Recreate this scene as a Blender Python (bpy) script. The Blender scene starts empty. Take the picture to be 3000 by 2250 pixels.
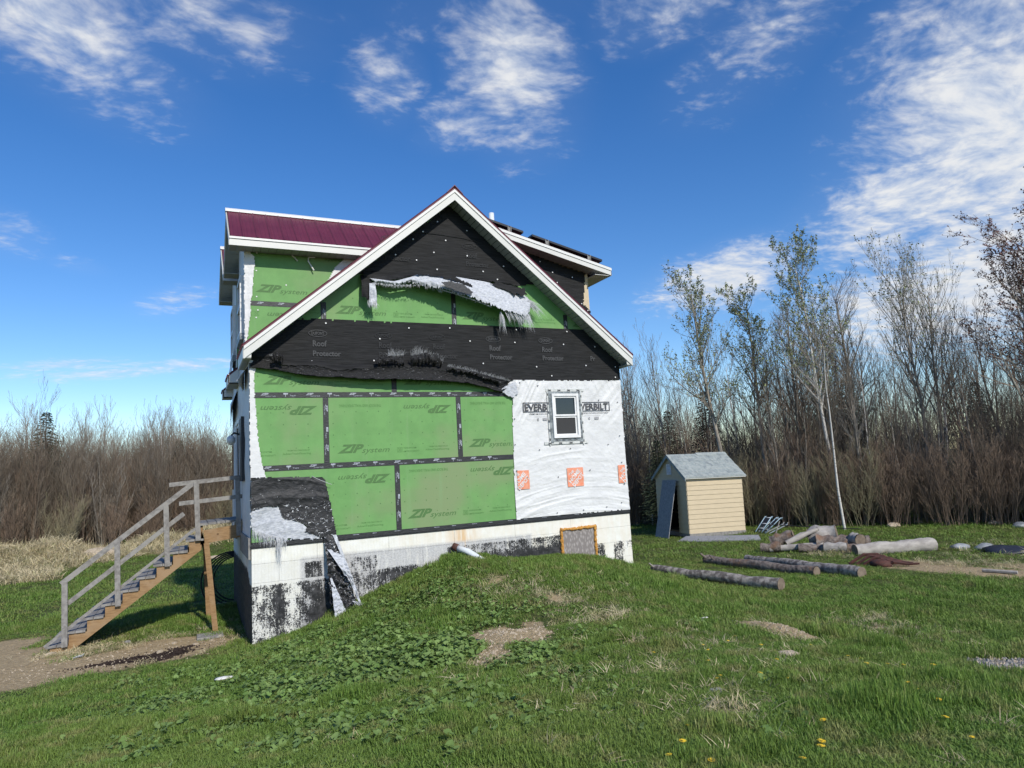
import bpy, math, random
import numpy as np
from mathutils import Vector, Matrix
R = math.radians
SC = bpy.context.scene
COL = SC.collection

# ------------------------------------------------------------------ camera
def setup_camera():
    cam = bpy.data.cameras.new('camera'); co = bpy.data.objects.new('camera', cam); COL.objects.link(co)
    yaw, pit, rol = 0.4452, 0.1260, -0.0578
    fw = Vector((math.sin(yaw)*math.cos(pit), math.cos(yaw)*math.cos(pit), math.sin(pit)))
    r0 = Vector((math.cos(yaw), -math.sin(yaw), 0)); u0 = r0.cross(fw)
    r = r0*math.cos(rol)+u0*math.sin(rol); u = u0*math.cos(rol)-r0*math.sin(rol)
    m = Matrix((r, u, -fw)).transposed().to_4x4(); m.translation = (-0.914, -11.98, 0.955)
    co.matrix_world = m
    cam.sensor_width = 36; cam.sensor_fit = 'HORIZONTAL'; cam.lens = 24.04
    cam.clip_start = 0.05; cam.clip_end = 3000
    SC.camera = co
setup_camera()
SC.view_settings.view_transform = 'Standard'; SC.view_settings.look = 'None'
SC.view_settings.exposure = 0.12; SC.view_settings.gamma = 1.0; SC.view_settings.use_curve_mapping = False
SC.render.engine = 'CYCLES'
SC.cycles.use_denoising = True
SC.cycles.max_bounces = 5; SC.cycles.diffuse_bounces = 2; SC.cycles.glossy_bounces = 3
SC.cycles.transparent_max_bounces = 6

# ------------------------------------------------------------------ light
SUN_EL = R(37); SUN_VEC = Vector((0.11, -0.994, 0)).normalized()*math.cos(SUN_EL) + Vector((0, 0, math.sin(SUN_EL)))
def setup_sun():
    l = bpy.data.lights.new('sun', 'SUN'); l.energy = 3.9; l.angle = R(1.2); l.color = (1.0, 0.94, 0.84)
    o = bpy.data.objects.new('sun', l); COL.objects.link(o)
    o.rotation_euler = SUN_VEC.to_track_quat('Z', 'Y').to_euler()
setup_sun()

class NT:
    """small helper to write node trees"""
    def __init__(s, tree): s.t = tree; s.n = tree.nodes; s.l = tree.links
    def new(s, typ, **kw):
        n = s.n.new(typ)
        for k, v in kw.items():
            if k.startswith('_'): setattr(n, k[1:], v)
        return n
    def link(s, a, b): s.l.new(a, b)
    def val(s, sock, v):
        if hasattr(v, 'is_output'): s.l.new(v, sock)
        else: sock.default_value = v
    def math(s, op, a, b=0.0, c=None, clamp=False):
        n = s.n.new('ShaderNodeMath'); n.operation = op; n.use_clamp = clamp
        s.val(n.inputs[0], a); s.val(n.inputs[1], b)
        if c is not None: s.val(n.inputs[2], c)
        return n.outputs[0]
    def noise(s, vec, scale, detail=3, rough=.55, lac=2.0, dist=0.0):
        n = s.n.new('ShaderNodeTexNoise'); n.inputs['Scale'].default_value = scale
        n.inputs['Detail'].default_value = detail; n.inputs['Roughness'].default_value = rough
        n.inputs['Lacunarity'].default_value = lac; n.inputs['Distortion'].default_value = dist
        if vec is not None: s.l.new(vec, n.inputs['Vector'])
        return n.outputs['Fac']
    def ramp(s, fac, lo, hi, a=0.0, b=1.0, smooth=True):
        n = s.n.new('ShaderNodeMapRange'); n.interpolation_type = 'SMOOTHSTEP' if smooth else 'LINEAR'
        s.val(n.inputs['Value'], fac); n.inputs['From Min'].default_value = lo; n.inputs['From Max'].default_value = hi
        n.inputs['To Min'].default_value = a; n.inputs['To Max'].default_value = b
        return n.outputs[0]
    def mix(s, fac, a, b):
        n = s.n.new('ShaderNodeMix'); n.data_type = 'RGBA'
        s.val(n.inputs[0], fac)
        s.val(n.inputs[6], (*a, 1) if isinstance(a, tuple) and len(a) == 3 else a)
        s.val(n.inputs[7], (*b, 1) if isinstance(b, tuple) and len(b) == 3 else b)
        return n.outputs[2]
    def mapping(s, vec, scale=(1, 1, 1), loc=(0, 0, 0), rot=(0, 0, 0)):
        n = s.n.new('ShaderNodeMapping'); s.l.new(vec, n.inputs['Vector'])
        n.inputs['Scale'].default_value = scale; n.inputs['Location'].default_value = loc; n.inputs['Rotation'].default_value = rot
        return n.outputs[0]
    def attr(s, name, out='Fac'):
        n = s.n.new('ShaderNodeAttribute'); n.attribute_name = name; return n.outputs[out]

def setup_world():
    w = bpy.data.worlds.new('World'); SC.world = w; w.use_nodes = True
    t = NT(w.node_tree); t.n.clear()
    out = t.new('ShaderNodeOutputWorld')
    sky = t.new('ShaderNodeTexSky'); sky.sky_type = 'NISHITA'; sky.sun_disc = False
    sky.sun_elevation = SUN_EL; sky.sun_rotation = math.atan2(SUN_VEC.x, SUN_VEC.y)
    sky.altitude = 100; sky.air_density = 1.0; sky.dust_density = 0.25; sky.ozone_density = 2.6
    hsv = t.new('ShaderNodeHueSaturation'); hsv.inputs['Hue'].default_value = 0.509; hsv.inputs['Saturation'].default_value = 1.32; hsv.inputs['Value'].default_value = 1.0
    t.link(sky.outputs[0], hsv.inputs['Color'])
    b1 = t.new('ShaderNodeBackground'); b1.inputs['Strength'].default_value = 0.142
    t.link(hsv.outputs[0], b1.inputs['Color'])
    # clouds: a thin high layer; noise lies in the plane of the layer, broad banks are set by azimuth and elevation
    tc = t.new('ShaderNodeTexCoord'); d = tc.outputs['Generated']
    sep = t.new('ShaderNodeSeparateXYZ'); t.link(d, sep.inputs[0])
    zz = t.math('ADD', t.math('MAXIMUM', sep.outputs[2], 0.0), 0.12)
    cmb = t.new('ShaderNodeCombineXYZ')
    t.link(t.math('DIVIDE', sep.outputs[0], zz), cmb.inputs[0]); t.link(t.math('DIVIDE', sep.outputs[1], zz), cmb.inputs[1])
    uv = cmb.outputs[0]
    az = t.math('MULTIPLY', t.math('ARCTAN2', sep.outputs[0], sep.outputs[1]), 57.2958)
    el = t.math('MULTIPLY', t.math('ARCSINE', sep.outputs[2]), 57.2958)
    # az, el, half width, half height, tilt (deg), weight
    BANKS = [(27.2, 31.5, 5.4, 4.6, -55, 1.08), (23.6, 28.2, 4.6, 1.7, 8, .9), (16.0, 31.6, 3.4, 3.6, 60, .78), (24, 36, 16, 3.5, 0, .6), (21.5, 29.5, 4, 1.4, 10, .72), (13, 35, 5, 3, 0, .5),
             (-9.5, 31.8, 9, 3.6, -22, 1.0), (-3.6, 29.6, 5.5, 1.8, -30, .7), (-1.5, 34.5, 12, 3.6, 0, .85), (-11.5, 17.8, 2.6, 1.5, -15, .72), (-7.5, 16.2, 2.2, .7, -8, .6),
             (-.9, 14.2, 2.8, 1.0, 15, .85), (-3.0, 9.0, 7.5, .55, 6, .9), (-8, 9.2, 4, .5, 6, .8), (41, 34.5, 6.5, 2.6, 0, .85), (49, 31.5, 9, 3.6, 25, .72), (60, 29.0, 8, 3.6, 30, .72),
             (57.0, 18.0, 7.5, 3.4, 24, 1.12), (64, 20.5, 9, 8.0, 40, 1.2), (63, 14.0, 11, 4.2, 25, 1.05), (43.8, 14.4, 5.2, 1.9, 10, 1.28), (60, 10.4, 10, 3.2, 5, 1.35), (75, 14, 14, 9, 0, 1.0), (100, 22, 18, 12, 10, .8), (-45, 25, 16, 7, 15, .8), (-90, 18, 20, 6, 0, .8), (170, 30, 30, 10, 0, .8), (62, 36, 8, 3, 15, .6)]
    mask = None
    for a, e, hw, hh, tilt, wt in BANKS:
        x = t.math('SUBTRACT', az, a); y = t.math('SUBTRACT', el, e)
        c, s_ = math.cos(R(tilt)), math.sin(R(tilt))
        hw *= 1.3; hh *= 1.35
        xr = t.math('MULTIPLY_ADD', x, c/hw, t.math('MULTIPLY', y, s_/hw))
        yr = t.math('MULTIPLY_ADD', y, c/hh, t.math('MULTIPLY', x, -s_/hh))
        r2 = t.math('ADD', t.math('MULTIPLY', xr, xr), t.math('MULTIPLY', yr, yr))
        g = t.math('MULTIPLY', t.math('POWER', 2.718, t.math('MULTIPLY', r2, -0.8)), wt)
        mask = g if mask is None else t.math('MAXIMUM', mask, g)
    warp = t.new('ShaderNodeVectorMath'); warp.operation = 'MULTIPLY_ADD'
    wn = t.new('ShaderNodeTexNoise'); wn.inputs['Scale'].default_value = 1.6; wn.inputs['Detail'].default_value = 3; t.link(uv, wn.inputs['Vector'])
    t.link(wn.outputs['Color'], warp.inputs[0]); warp.inputs[1].default_value = (.30, .30, 0); t.link(uv, warp.inputs[2]); wv = warp.outputs[0]
    fine = t.noise(t.mapping(wv, (1.0, 1.2, 1), rot=(0, 0, R(35))), 11, 6, .56, 2.1, .0)
    broad = t.noise(t.mapping(wv, (.8, 1.5, 1), rot=(0, 0, R(20))), 2.4, 6, .56, 2.1, .0)
    puff = t.noise(t.mapping(wv, (1, 1.5, 1), rot=(0, 0, R(-25))), 30, 3, .5)
    n = t.math('MULTIPLY_ADD', fine, .50, t.math('MULTIPLY_ADD', broad, .40, t.math('MULTIPLY', puff, .24)))
    dens = t.math('ADD', n, t.math('MULTIPLY', mask, .46))
    dens = t.ramp(dens, .80, 1.18)
    dens = t.math('MULTIPLY', dens, t.ramp(mask, .02, .60))
    dens = t.math('ADD', t.math('MULTIPLY', dens, .88), t.math('MULTIPLY', t.ramp(mask, .25, 1.0), t.math('MULTIPLY', broad, .16)))
    b2 = t.new('ShaderNodeBackground'); b2.inputs['Strength'].default_value = 0.80
    t.link(t.mix(t.ramp(fine, .35, .7), (.72, .80, .93), (.98, .99, 1.0)), b2.inputs['Color'])
    ms = t.new('ShaderNodeMixShader'); t.link(dens, ms.inputs[0]); t.link(b1.outputs[0], ms.inputs[1]); t.link(b2.outputs[0], ms.inputs[2])
    t.link(ms.outputs[0], out.inputs[0])
setup_world()

# ------------------------------------------------------------------ materials
def _base(name):
    m = bpy.data.materials.new(name); m.use_nodes = True
    t = NT(m.node_tree); bs = m.node_tree.nodes['Principled BSDF']
    return m, t, bs
def coords(t, world=False):
    if world:
        return t.new('ShaderNodeNewGeometry').outputs['Position']
    return t.new('ShaderNodeTexCoord').outputs['Object']
def mat(name, c1, c2=None, scale=4, stretch=(1, 1, 1), rough=.7, bump=0.0, bscale=None, metal=0.0, detail=5, lo=.35, hi=.65, spec=.5, world=False, bd=.01, c3=None, s3=1.3):
    m, t, bs = _base(name)
    co = coords(t, world); v = t.mapping(co, stretch)
    c2 = c2 or tuple(x*.85 for x in c1)
    f = t.noise(v, scale, detail, .6)
    col = t.mix(t.ramp(f, lo, hi), c1, c2)
    if c3: col = t.mix(t.ramp(t.noise(co, s3, 4), .48, .68), col, c3)
    if name == 'green_sheathing':      # run-off streaks and dust on the boards
        st = t.ramp(t.noise(t.mapping(co, (7, 7, .5)), 1, 5, .65), .52, .78, 0, .45); col = t.mix(st, col, (.20, .33, .155))
        col = t.mix(t.ramp(t.noise(co, 130, 2, .6), .5, .8, 0, .5), col, (.10, .235, .075))
    t.link(col, bs.inputs['Base Color'])
    bs.inputs['Roughness'].default_value = rough; bs.inputs['Metallic'].default_value = metal
    bs.inputs['Specular IOR Level'].default_value = spec
    if bump:
        b = t.new('ShaderNodeBump'); b.inputs['Strength'].default_value = bump; b.inputs['Distance'].default_value = bd
        t.link(t.noise(v, bscale or scale*3, 4, .6), b.inputs['Height']); t.link(b.outputs[0], bs.inputs['Normal'])
    return m
M = {}
M['zip'] = mat('green_sheathing', (.150, .330, .105), (.130, .290, .092), 3, rough=.62, bump=.15, bscale=90, bd=.002, c3=(.20, .275, .13), s3=.5, spec=.3)
M['zipink'] = mat('green_sheathing_print', (.070, .155, .050), (.088, .19, .062), 60, rough=.65, spec=.3)
M['zipink2'] = mat('green_sheathing_small_print', (.092, .215, .065), (.10, .235, .07), 60, rough=.65, spec=.3)
M['tape'] = mat('black_seam_tape', (.012, .013, .015), (.022, .024, .028), 12, rough=.5, bump=.5, bscale=25, stretch=(1, 1, 3))
M['tapeink'] = mat('white_tape_print', (.42, .45, .50), (.2, .22, .25), 50, rough=.6)
M['under'] = mat('black_roof_underlay', (.008, .0085, .009), (.020, .0205, .022), 5, stretch=(.6, 1, 9), rough=.75, bump=.6, bscale=9, bd=.012, spec=.25)
M['underink'] = mat('grey_underlay_print', (.085, .087, .09), (.06, .062, .065), 30, rough=.8, spec=.2)
M['underink2'] = mat('faint_underlay_print', (.042, .043, .045), (.03, .031, .033), 30, rough=.8, spec=.2)
M['wrap'] = mat('white_house_wrap', (.66, .665, .66), (.60, .605, .605), 2.5, rough=.55, bump=.7, bscale=8, bd=.015, stretch=(1, 1, 1.5))
M['wrapink'] = mat('charcoal_wrap_print', (.05, .05, .055), (.09, .09, .1), 40, rough=.7)
M['wrapgrey'] = mat('grey_wrap_print', (.28, .28, .29), (.4, .4, .41), 40, rough=.7)
M['orange'] = mat('faded_orange_print', (.72, .23, .12), (.72, .32, .21), 18, rough=.7)
M['lining'] = mat('torn_white_lining', (.56, .58, .61), (.30, .32, .36), 16, stretch=(1.2, 1, 3.4), rough=.7, bump=.5, bscale=24, bd=.015, lo=.3, hi=.75)
M['fray'] = mat('white_fibres', (.55, .56, .58), (.38, .40, .42), 20, rough=.8)
M['darkfray'] = mat('grey_torn_fibres', (.30, .31, .32), (.12, .125, .13), 40, rough=.85)
M['trim'] = mat('white_trim', (.62, .62, .585), (.585, .585, .55), 2, rough=.45)
M['trimline'] = mat('trim_edge', (.70, .70, .67), (.66, .66, .63), 2, rough=.4)
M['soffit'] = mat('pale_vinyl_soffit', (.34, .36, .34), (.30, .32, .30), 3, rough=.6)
M['maroon'] = mat('maroon_metal_roofing', (.125, .022, .040), (.105, .018, .034), 3, rough=.42, spec=.4)
M['darkmetal'] = mat('dark_metal', (.016, .016, .018), rough=.4)
M['glass'] = mat('dark_window_glass', (.012, .014, .016), rough=.06, spec=.8)
M['screen'] = mat('insect_screen', (.030, .030, .031), (.038, .038, .039), 90, rough=.8)
M['vinyl'] = mat('white_vinyl', (.78, .78, .77), rough=.35)
M['flash'] = mat('grey_flashing_tape', (.30, .33, .34), (.10, .12, .13), 9, rough=.5, bump=.5, bscale=20)
M['flash2'] = mat('pale_flashing_tape', (.62, .63, .61), (.48, .50, .48), 14, rough=.5, bump=.5, bscale=30)
M['foam'] = mat('orange_spray_foam', (.60, .30, .06), (.42, .19, .035), 22, rough=.8, bump=1.0, bscale=26, bd=.03)
M['pvc'] = mat('white_pipe_plastic', (.70, .73, .76), (.6, .63, .66), 3, rough=.35)
M['woodgrey'] = mat('weathered_grey_wood', (.27, .26, .245), (.165, .155, .145), 14, stretch=(1, 1, 1), rough=.8, bump=.4, bscale=30, c3=(.26, .25, .23), s3=4)
M['woodtan'] = mat('tan_treated_wood', (.30, .185, .085), (.215, .125, .053), 8, stretch=(1, 6, 6), rough=.75, bump=.2, bscale=16, c3=(.30, .20, .11), s3=3)
M['knot'] = mat('wood_knot', (.13, .07, .03), rough=.8)
M['shedy'] = mat('cream_yellow_siding', (.55, .455, .305), (.515, .425, .285), 4, stretch=(1, 1, 3), rough=.6, bump=.15, bscale=20)
M['shedsh'] = mat('grey_green_shingle', (.25, .29, .29), (.33, .36, .35), 9, rough=.85, bump=.5, bscale=60, c3=(.20, .23, .24), s3=5)
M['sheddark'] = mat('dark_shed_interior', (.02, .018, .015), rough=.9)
M['greyboard'] = mat('grey_weathered_strand_board', (.20, .205, .215), (.30, .305, .31), 26, stretch=(1, 1, .5), rough=.85, bump=.4, bscale=50)
M['bark'] = mat('grey_brown_bark', (.34, .31, .26), (.18, .155, .125), 9, stretch=(1, 1, .35), rough=.9, bump=.6, bscale=20)
M['twig'] = mat('bare_twigs', (.205, .168, .125), (.12, .097, .072), 1.2, rough=.9, world=False)
M['twigred'] = mat('reddish_bare_twigs', (.205, .145, .10), (.13, .095, .068), 1.2, rough=.9)
M['twigolive'] = mat('olive_bare_twigs', (.23, .21, .12), (.20, .17, .11), 1.5, rough=.9)
M['twigpale'] = mat('pale_grey_twigs', (.27, .245, .205), (.17, .15, .125), 1.5, rough=.9)
M['birchbark'] = mat('white_birch_bark', (.58, .56, .52), (.12, .10, .09), 7, stretch=(1, 1, 2.6), rough=.8, lo=.56, hi=.66)
M['bud'] = mat('young_green_leaves', (.34, .38, .17), (.24, .28, .12), 2, rough=.7)
M['redbud'] = mat('red_buds', (.14, .055, .05), (.09, .05, .04), 2, rough=.7)
M['spruce'] = mat('dark_spruce_needles', (.022, .040, .018), (.035, .055, .022), 3, rough=.8)
M['logbark'] = mat('peeling_log_bark', (.24, .20, .17), (.09, .07, .06), 9, stretch=(1, 1, 1), rough=.9, bump=1, bscale=14, bd=.03, c3=(.20, .12, .075), s3=4)
M['birchlog'] = mat('birch_log_bark', (.33, .30, .27), (.11, .095, .085), 10, rough=.85, bump=.6, bscale=18, bd=.02, lo=.4, hi=.6)
M['palelog'] = mat('bleached_log', (.40, .37, .33), (.27, .245, .22), 8, stretch=(.4, 1, 1), rough=.85, bump=.6, bscale=16)
M['endgrain'] = mat('cut_wood_end', (.21, .165, .12), (.14, .105, .075), 12, rough=.85)
M['rust'] = mat('rusty_brown_metal', (.10, .035, .024), (.055, .024, .018), 12, rough=.8, bump=.5)
M['stone'] = mat('pale_stone', (.46, .38, .28), (.33, .27, .19), 14, rough=.9, bump=.5, bscale=30)
M['greystone'] = mat('grey_stone', (.30, .29, .27), (.20, .19, .18), 14, rough=.9, bump=.5, bscale=30)
M['soil'] = mat('dark_spilled_soil', (.020, .012, .009), (.034, .021, .015), 25, rough=.95, bump=1, bscale=60)
M['bluepaint'] = mat('pale_blue_frame', (.34, .47, .56), rough=.5)
M['bag'] = mat('pale_grey_sheet', (.30, .315, .32), (.2, .215, .22), 9, rough=.6, bump=.6)
M['darkbag'] = mat('dark_blue_sheet', (.02, .025, .04), rough=.6)
M['yellow'] = mat('yellow_petals', (.85, .62, .03), (.8, .5, .02), 20, rough=.6)
M['paper'] = mat('white_paper', (.75, .74, .70), rough=.7)
M['hose'] = mat('black_hose_rubber', (.012, .013, .013), rough=.5)
M['stalk'] = mat('dry_straw_blades', (.46, .37, .21), (.34, .27, .15), 3, rough=.8)

def m_plant(name, a, b, c, dry=None, trans=.25):
    m, t, bs = _base(name)
    oi = t.new('ShaderNodeObjectInfo'); pos = coords(t, True)
    n1 = t.noise(pos, .55, 4, .6); n2 = t.noise(pos, 3.5, 3, .6)
    col = t.mix(t.ramp(n1, .38, .62), a, b)
    col = t.mix(t.math('MULTIPLY', t.ramp(oi.outputs['Random'], .15, .95), .75), col, c)
    if dry:
        col = t.mix(t.math('MULTIPLY', t.ramp(n2, .50, .66), .55), col, dry)
    hs = t.new('ShaderNodeHueSaturation')
    t.link(t.ramp(t.math('FRACT', t.math('MULTIPLY', oi.outputs['Random'], 17.3)), 0, 1, .72, 1.28, False), hs.inputs['Value'])
    t.link(col, hs.inputs['Color'])
    t.link(hs.outputs[0], bs.inputs['Base Color'])
    bs.inputs['Roughness'].default_value = .55; bs.inputs['Specular IOR Level'].default_value = .3
    tr = t.new('ShaderNodeBsdfTranslucent'); t.link(hs.outputs[0], tr.inputs['Color'])
    mx = t.new('ShaderNodeMixShader'); mx.inputs[0].default_value = trans
    t.link(bs.outputs[0], mx.inputs[1]); t.link(tr.outputs[0], mx.inputs[2])
    t.link(mx.outputs[0], t.n['Material Output'].inputs['Surface'])
    return m
M['grass'] = m_plant('lawn_grass_blades', (.125, .225, .036), (.160, .232, .046), (.190, .280, .060), (.32, .285, .12))
M['leaf'] = m_plant('broad_green_leaves', (.135, .225, .055), (.165, .255, .065), (.215, .300, .095), None, .2)
M['straw'] = m_plant('dry_straw', (.54, .45, .27), (.44, .37, .21), (.62, .54, .36), (.22, .25, .08), .15)

def m_ground():
    m, t, bs = _base('meadow_ground')
    p = coords(t, True)
    n1 = t.noise(p, 1.2, 6, .62); n2 = t.noise(p, 14, 4, .6); n3 = t.noise(p, 70, 3, .6)
    grass = t.mix(t.ramp(n1, .35, .65), (.075, .105, .026), (.11, .12, .042))
    grass = t.mix(t.ramp(n2, .5, .72), grass, (.10, .095, .045))
    dirt = t.mix(t.ramp(n2, .35, .68), (.50, .385, .225), (.37, .275, .155))
    dirt = t.mix(t.ramp(n3, .55, .7), dirt, (.50, .42, .32))
    straw = t.mix(t.ramp(n2, .35, .65), (.36, .29, .17), (.24, .20, .10))
    soil = t.mix(t.ramp(n3, .4, .7), (.022, .013, .010), (.05, .032, .023))
    gravel = t.mix(t.ramp(n3, .42, .62), (.34, .32, .29), (.16, .15, .13))
    wob = t.math('MULTIPLY_ADD', n2, .7, t.math('MULTIPLY', n1, .5))
    def mk(name, base, colr, k=.35):
        f = t.math('ADD', t.attr(name), t.math('SUBTRACT', t.math('MULTIPLY', wob, k*2), k*1.2))
        return t.mix(t.ramp(f, .42, .58), base, colr)
    col = mk('straw', grass, straw); col = mk('dirt', col, dirt, .45); col = mk('gravel', col, gravel); col = mk('soil', col, soil, .5)
    t.link(col, bs.inputs['Base Color']); bs.inputs['Roughness'].default_value = .95; bs.inputs['Specular IOR Level'].default_value = .15
    b = t.new('ShaderNodeBump'); b.inputs['Strength'].default_value = 1.0; b.inputs['Distance'].default_value = .06
    t.link(t.math('ADD', n2, t.math('MULTIPLY', n3, .5)), b.inputs['Height']); t.link(b.outputs[0], bs.inputs['Normal'])
    return m
M['ground'] = m_ground()

def m_foundation():
    m, t, bs = _base('foam_with_flaking_black_coat')
    p = coords(t, True)
    cov = t.attr('cov')
    s = t.new('ShaderNodeSeparateXYZ'); t.link(p, s.inputs[0])
    u = t.math('ADD', s.outputs[0], s.outputs[1])
    line = t.math('ABSOLUTE', t.math('SUBTRACT', t.math('FRACT', t.math('DIVIDE', u, .051)), .5))
    vert = t.noise(t.mapping(p, (14, 14, 4.6)), 1.0, 5, .7)
    fine = t.noise(p, 40, 5, .8); mid = t.noise(p, 5.5, 5, .65)
    n = t.math('ADD', t.math('MULTIPLY', vert, .30), t.math('ADD', t.math('MULTIPLY', fine, .58), t.math('MULTIPLY', mid, .34)))
    n = t.math('ADD', n, t.math('MULTIPLY', t.ramp(line, .40, .5), .05))
    f = t.ramp(t.math('SUBTRACT', t.math('MULTIPLY_ADD', cov, .35, .405), n), -.015, .02)
    white = t.mix(t.ramp(mid, .35, .7), (.75, .75, .70), (.69, .68, .60))
    stain = t.math('MULTIPLY', t.attr('stain'), t.ramp(t.noise(t.mapping(p, (9, 9, 1.2)), 1, 4), .35, .6))
    white = t.mix(stain, white, (.62, .42, .22))
    black = t.mix(t.ramp(t.noise(p, 9, 4), .40, .68), (.012, .013, .014), (.05, .05, .052))
    grey = t.mix(t.ramp(fine, .35, .65), (.55, .55, .54), (.36, .36, .36))
    gm = t.math('MULTIPLY', t.attr('grey'), t.ramp(t.noise(t.mapping(p, (10, 10, 1.4)), 1, 4, .6), .22, .5))
    col = t.mix(gm, white, grey); col = t.mix(f, col, black)
    t.link(col, bs.inputs['Base Color']); bs.inputs['Roughness'].default_value = .8
    b = t.new('ShaderNodeBump'); b.inputs['Strength'].default_value = .5; b.inputs['Distance'].default_value = .008
    t.link(t.math('ADD', f, t.math('MULTIPLY', t.ramp(line, .42, .5), .6)), b.inputs['Height']); t.link(b.outputs[0], bs.inputs['Normal'])
    return m
M['found'] = m_foundation()
def m_tarp():
    m, t, bs = _base('ripped_black_sheet')
    p = coords(t, True)
    fl = t.noise(t.mapping(p, (9, 9, 13), rot=(0, R(35), 0)), 1.6, 4, .75, 2.3, 1.2)
    s = t.new('ShaderNodeSeparateXYZ'); t.link(p, s.inputs[0])
    low = t.ramp(s.outputs[2], .95, .35, 0, .085)
    f = t.ramp(t.math('ADD', fl, low), .69, .705)
    col = t.mix(t.noise(p, 8, 4), (.006, .0065, .0075), (.024, .025, .028))
    t.link(t.mix(f, col, (.7, .72, .75)), bs.inputs['Base Color']); bs.inputs['Roughness'].default_value = .6
    b = t.new('ShaderNodeBump'); b.inputs['Strength'].default_value = .8; b.inputs['Distance'].default_value = .02
    t.link(t.noise(t.mapping(p, (1, 1, 1.7)), 11, 4, .6, 2, .8), b.inputs['Height']); t.link(b.outputs[0], bs.inputs['Normal'])
    return m
M['tarp'] = m_tarp()
def m_crumple():
    m, t, bs = _base('crumpled_black_and_white_sheet')
    p = coords(t, True)
    f = t.ramp(t.noise(t.mapping(p, (7, 7, 34)), 2.2, 5, .75, 2.2, .8), .62, .68)
    t.link(t.mix(f, (.007, .007, .008), (.5, .51, .53)), bs.inputs['Base Color']); bs.inputs['Roughness'].default_value = .7
    b = t.new('ShaderNodeBump'); b.inputs['Strength'].default_value = 1; b.inputs['Distance'].default_value = .03
    t.link(t.noise(t.mapping(p, (1, 1, 3)), 18, 4, .6), b.inputs['Height']); t.link(b.outputs[0], bs.inputs['Normal'])
    return m
M['crumple'] = m_crumple()
def m_osb():
    m, t, bs = _base('weathered_strand_board')
    p = coords(t, True)
    v = t.new('ShaderNodeTexVoronoi'); v.inputs['Scale'].default_value = 26; t.link(t.mapping(p, (1, 1, .45), rot=(0, R(40), 0)), v.inputs['Vector'])
    t.link(t.mix(t.ramp(v.outputs['Distance'], .1, .6), t.mix(v.outputs['Color'], (.42, .39, .37), (.30, .275, .26)), (.20, .18, .17)), bs.inputs['Base Color'])
    bs.inputs['Roughness'].default_value = .85
    return m
M['osb'] = m_osb()

# ------------------------------------------------------------------ object helpers
def tag(o, label=None, cat=None, group=None, kind=None):
    if label: o['label'] = label
    if cat: o['category'] = cat
    if group: o['group'] = group
    if kind: o['kind'] = kind
    return o
def empty(name, loc, label, cat, group=None):
    o = bpy.data.objects.new(name, None); COL.objects.link(o); o.location = loc; o.empty_display_size = .1
    return tag(o, label, cat, group)
def attach(o, parent):
    if parent is None: return
    o.parent = parent
    if parent.type == 'EMPTY':       # empties are only moved, never turned, before parts in world coordinates are attached
        o.matrix_parent_inverse = Matrix.Translation(-Vector(parent.location))
def link_mesh(name, me, m, parent=None, local=False):
    o = bpy.data.objects.new(name, me); COL.objects.link(o)
    if m is not None and not me.materials: me.materials.append(m)
    if parent is not None:
        o.parent = parent
        if not local and parent.type == 'EMPTY': o.matrix_parent_inverse = Matrix.Translation(-Vector(parent.location))
    return o
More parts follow.
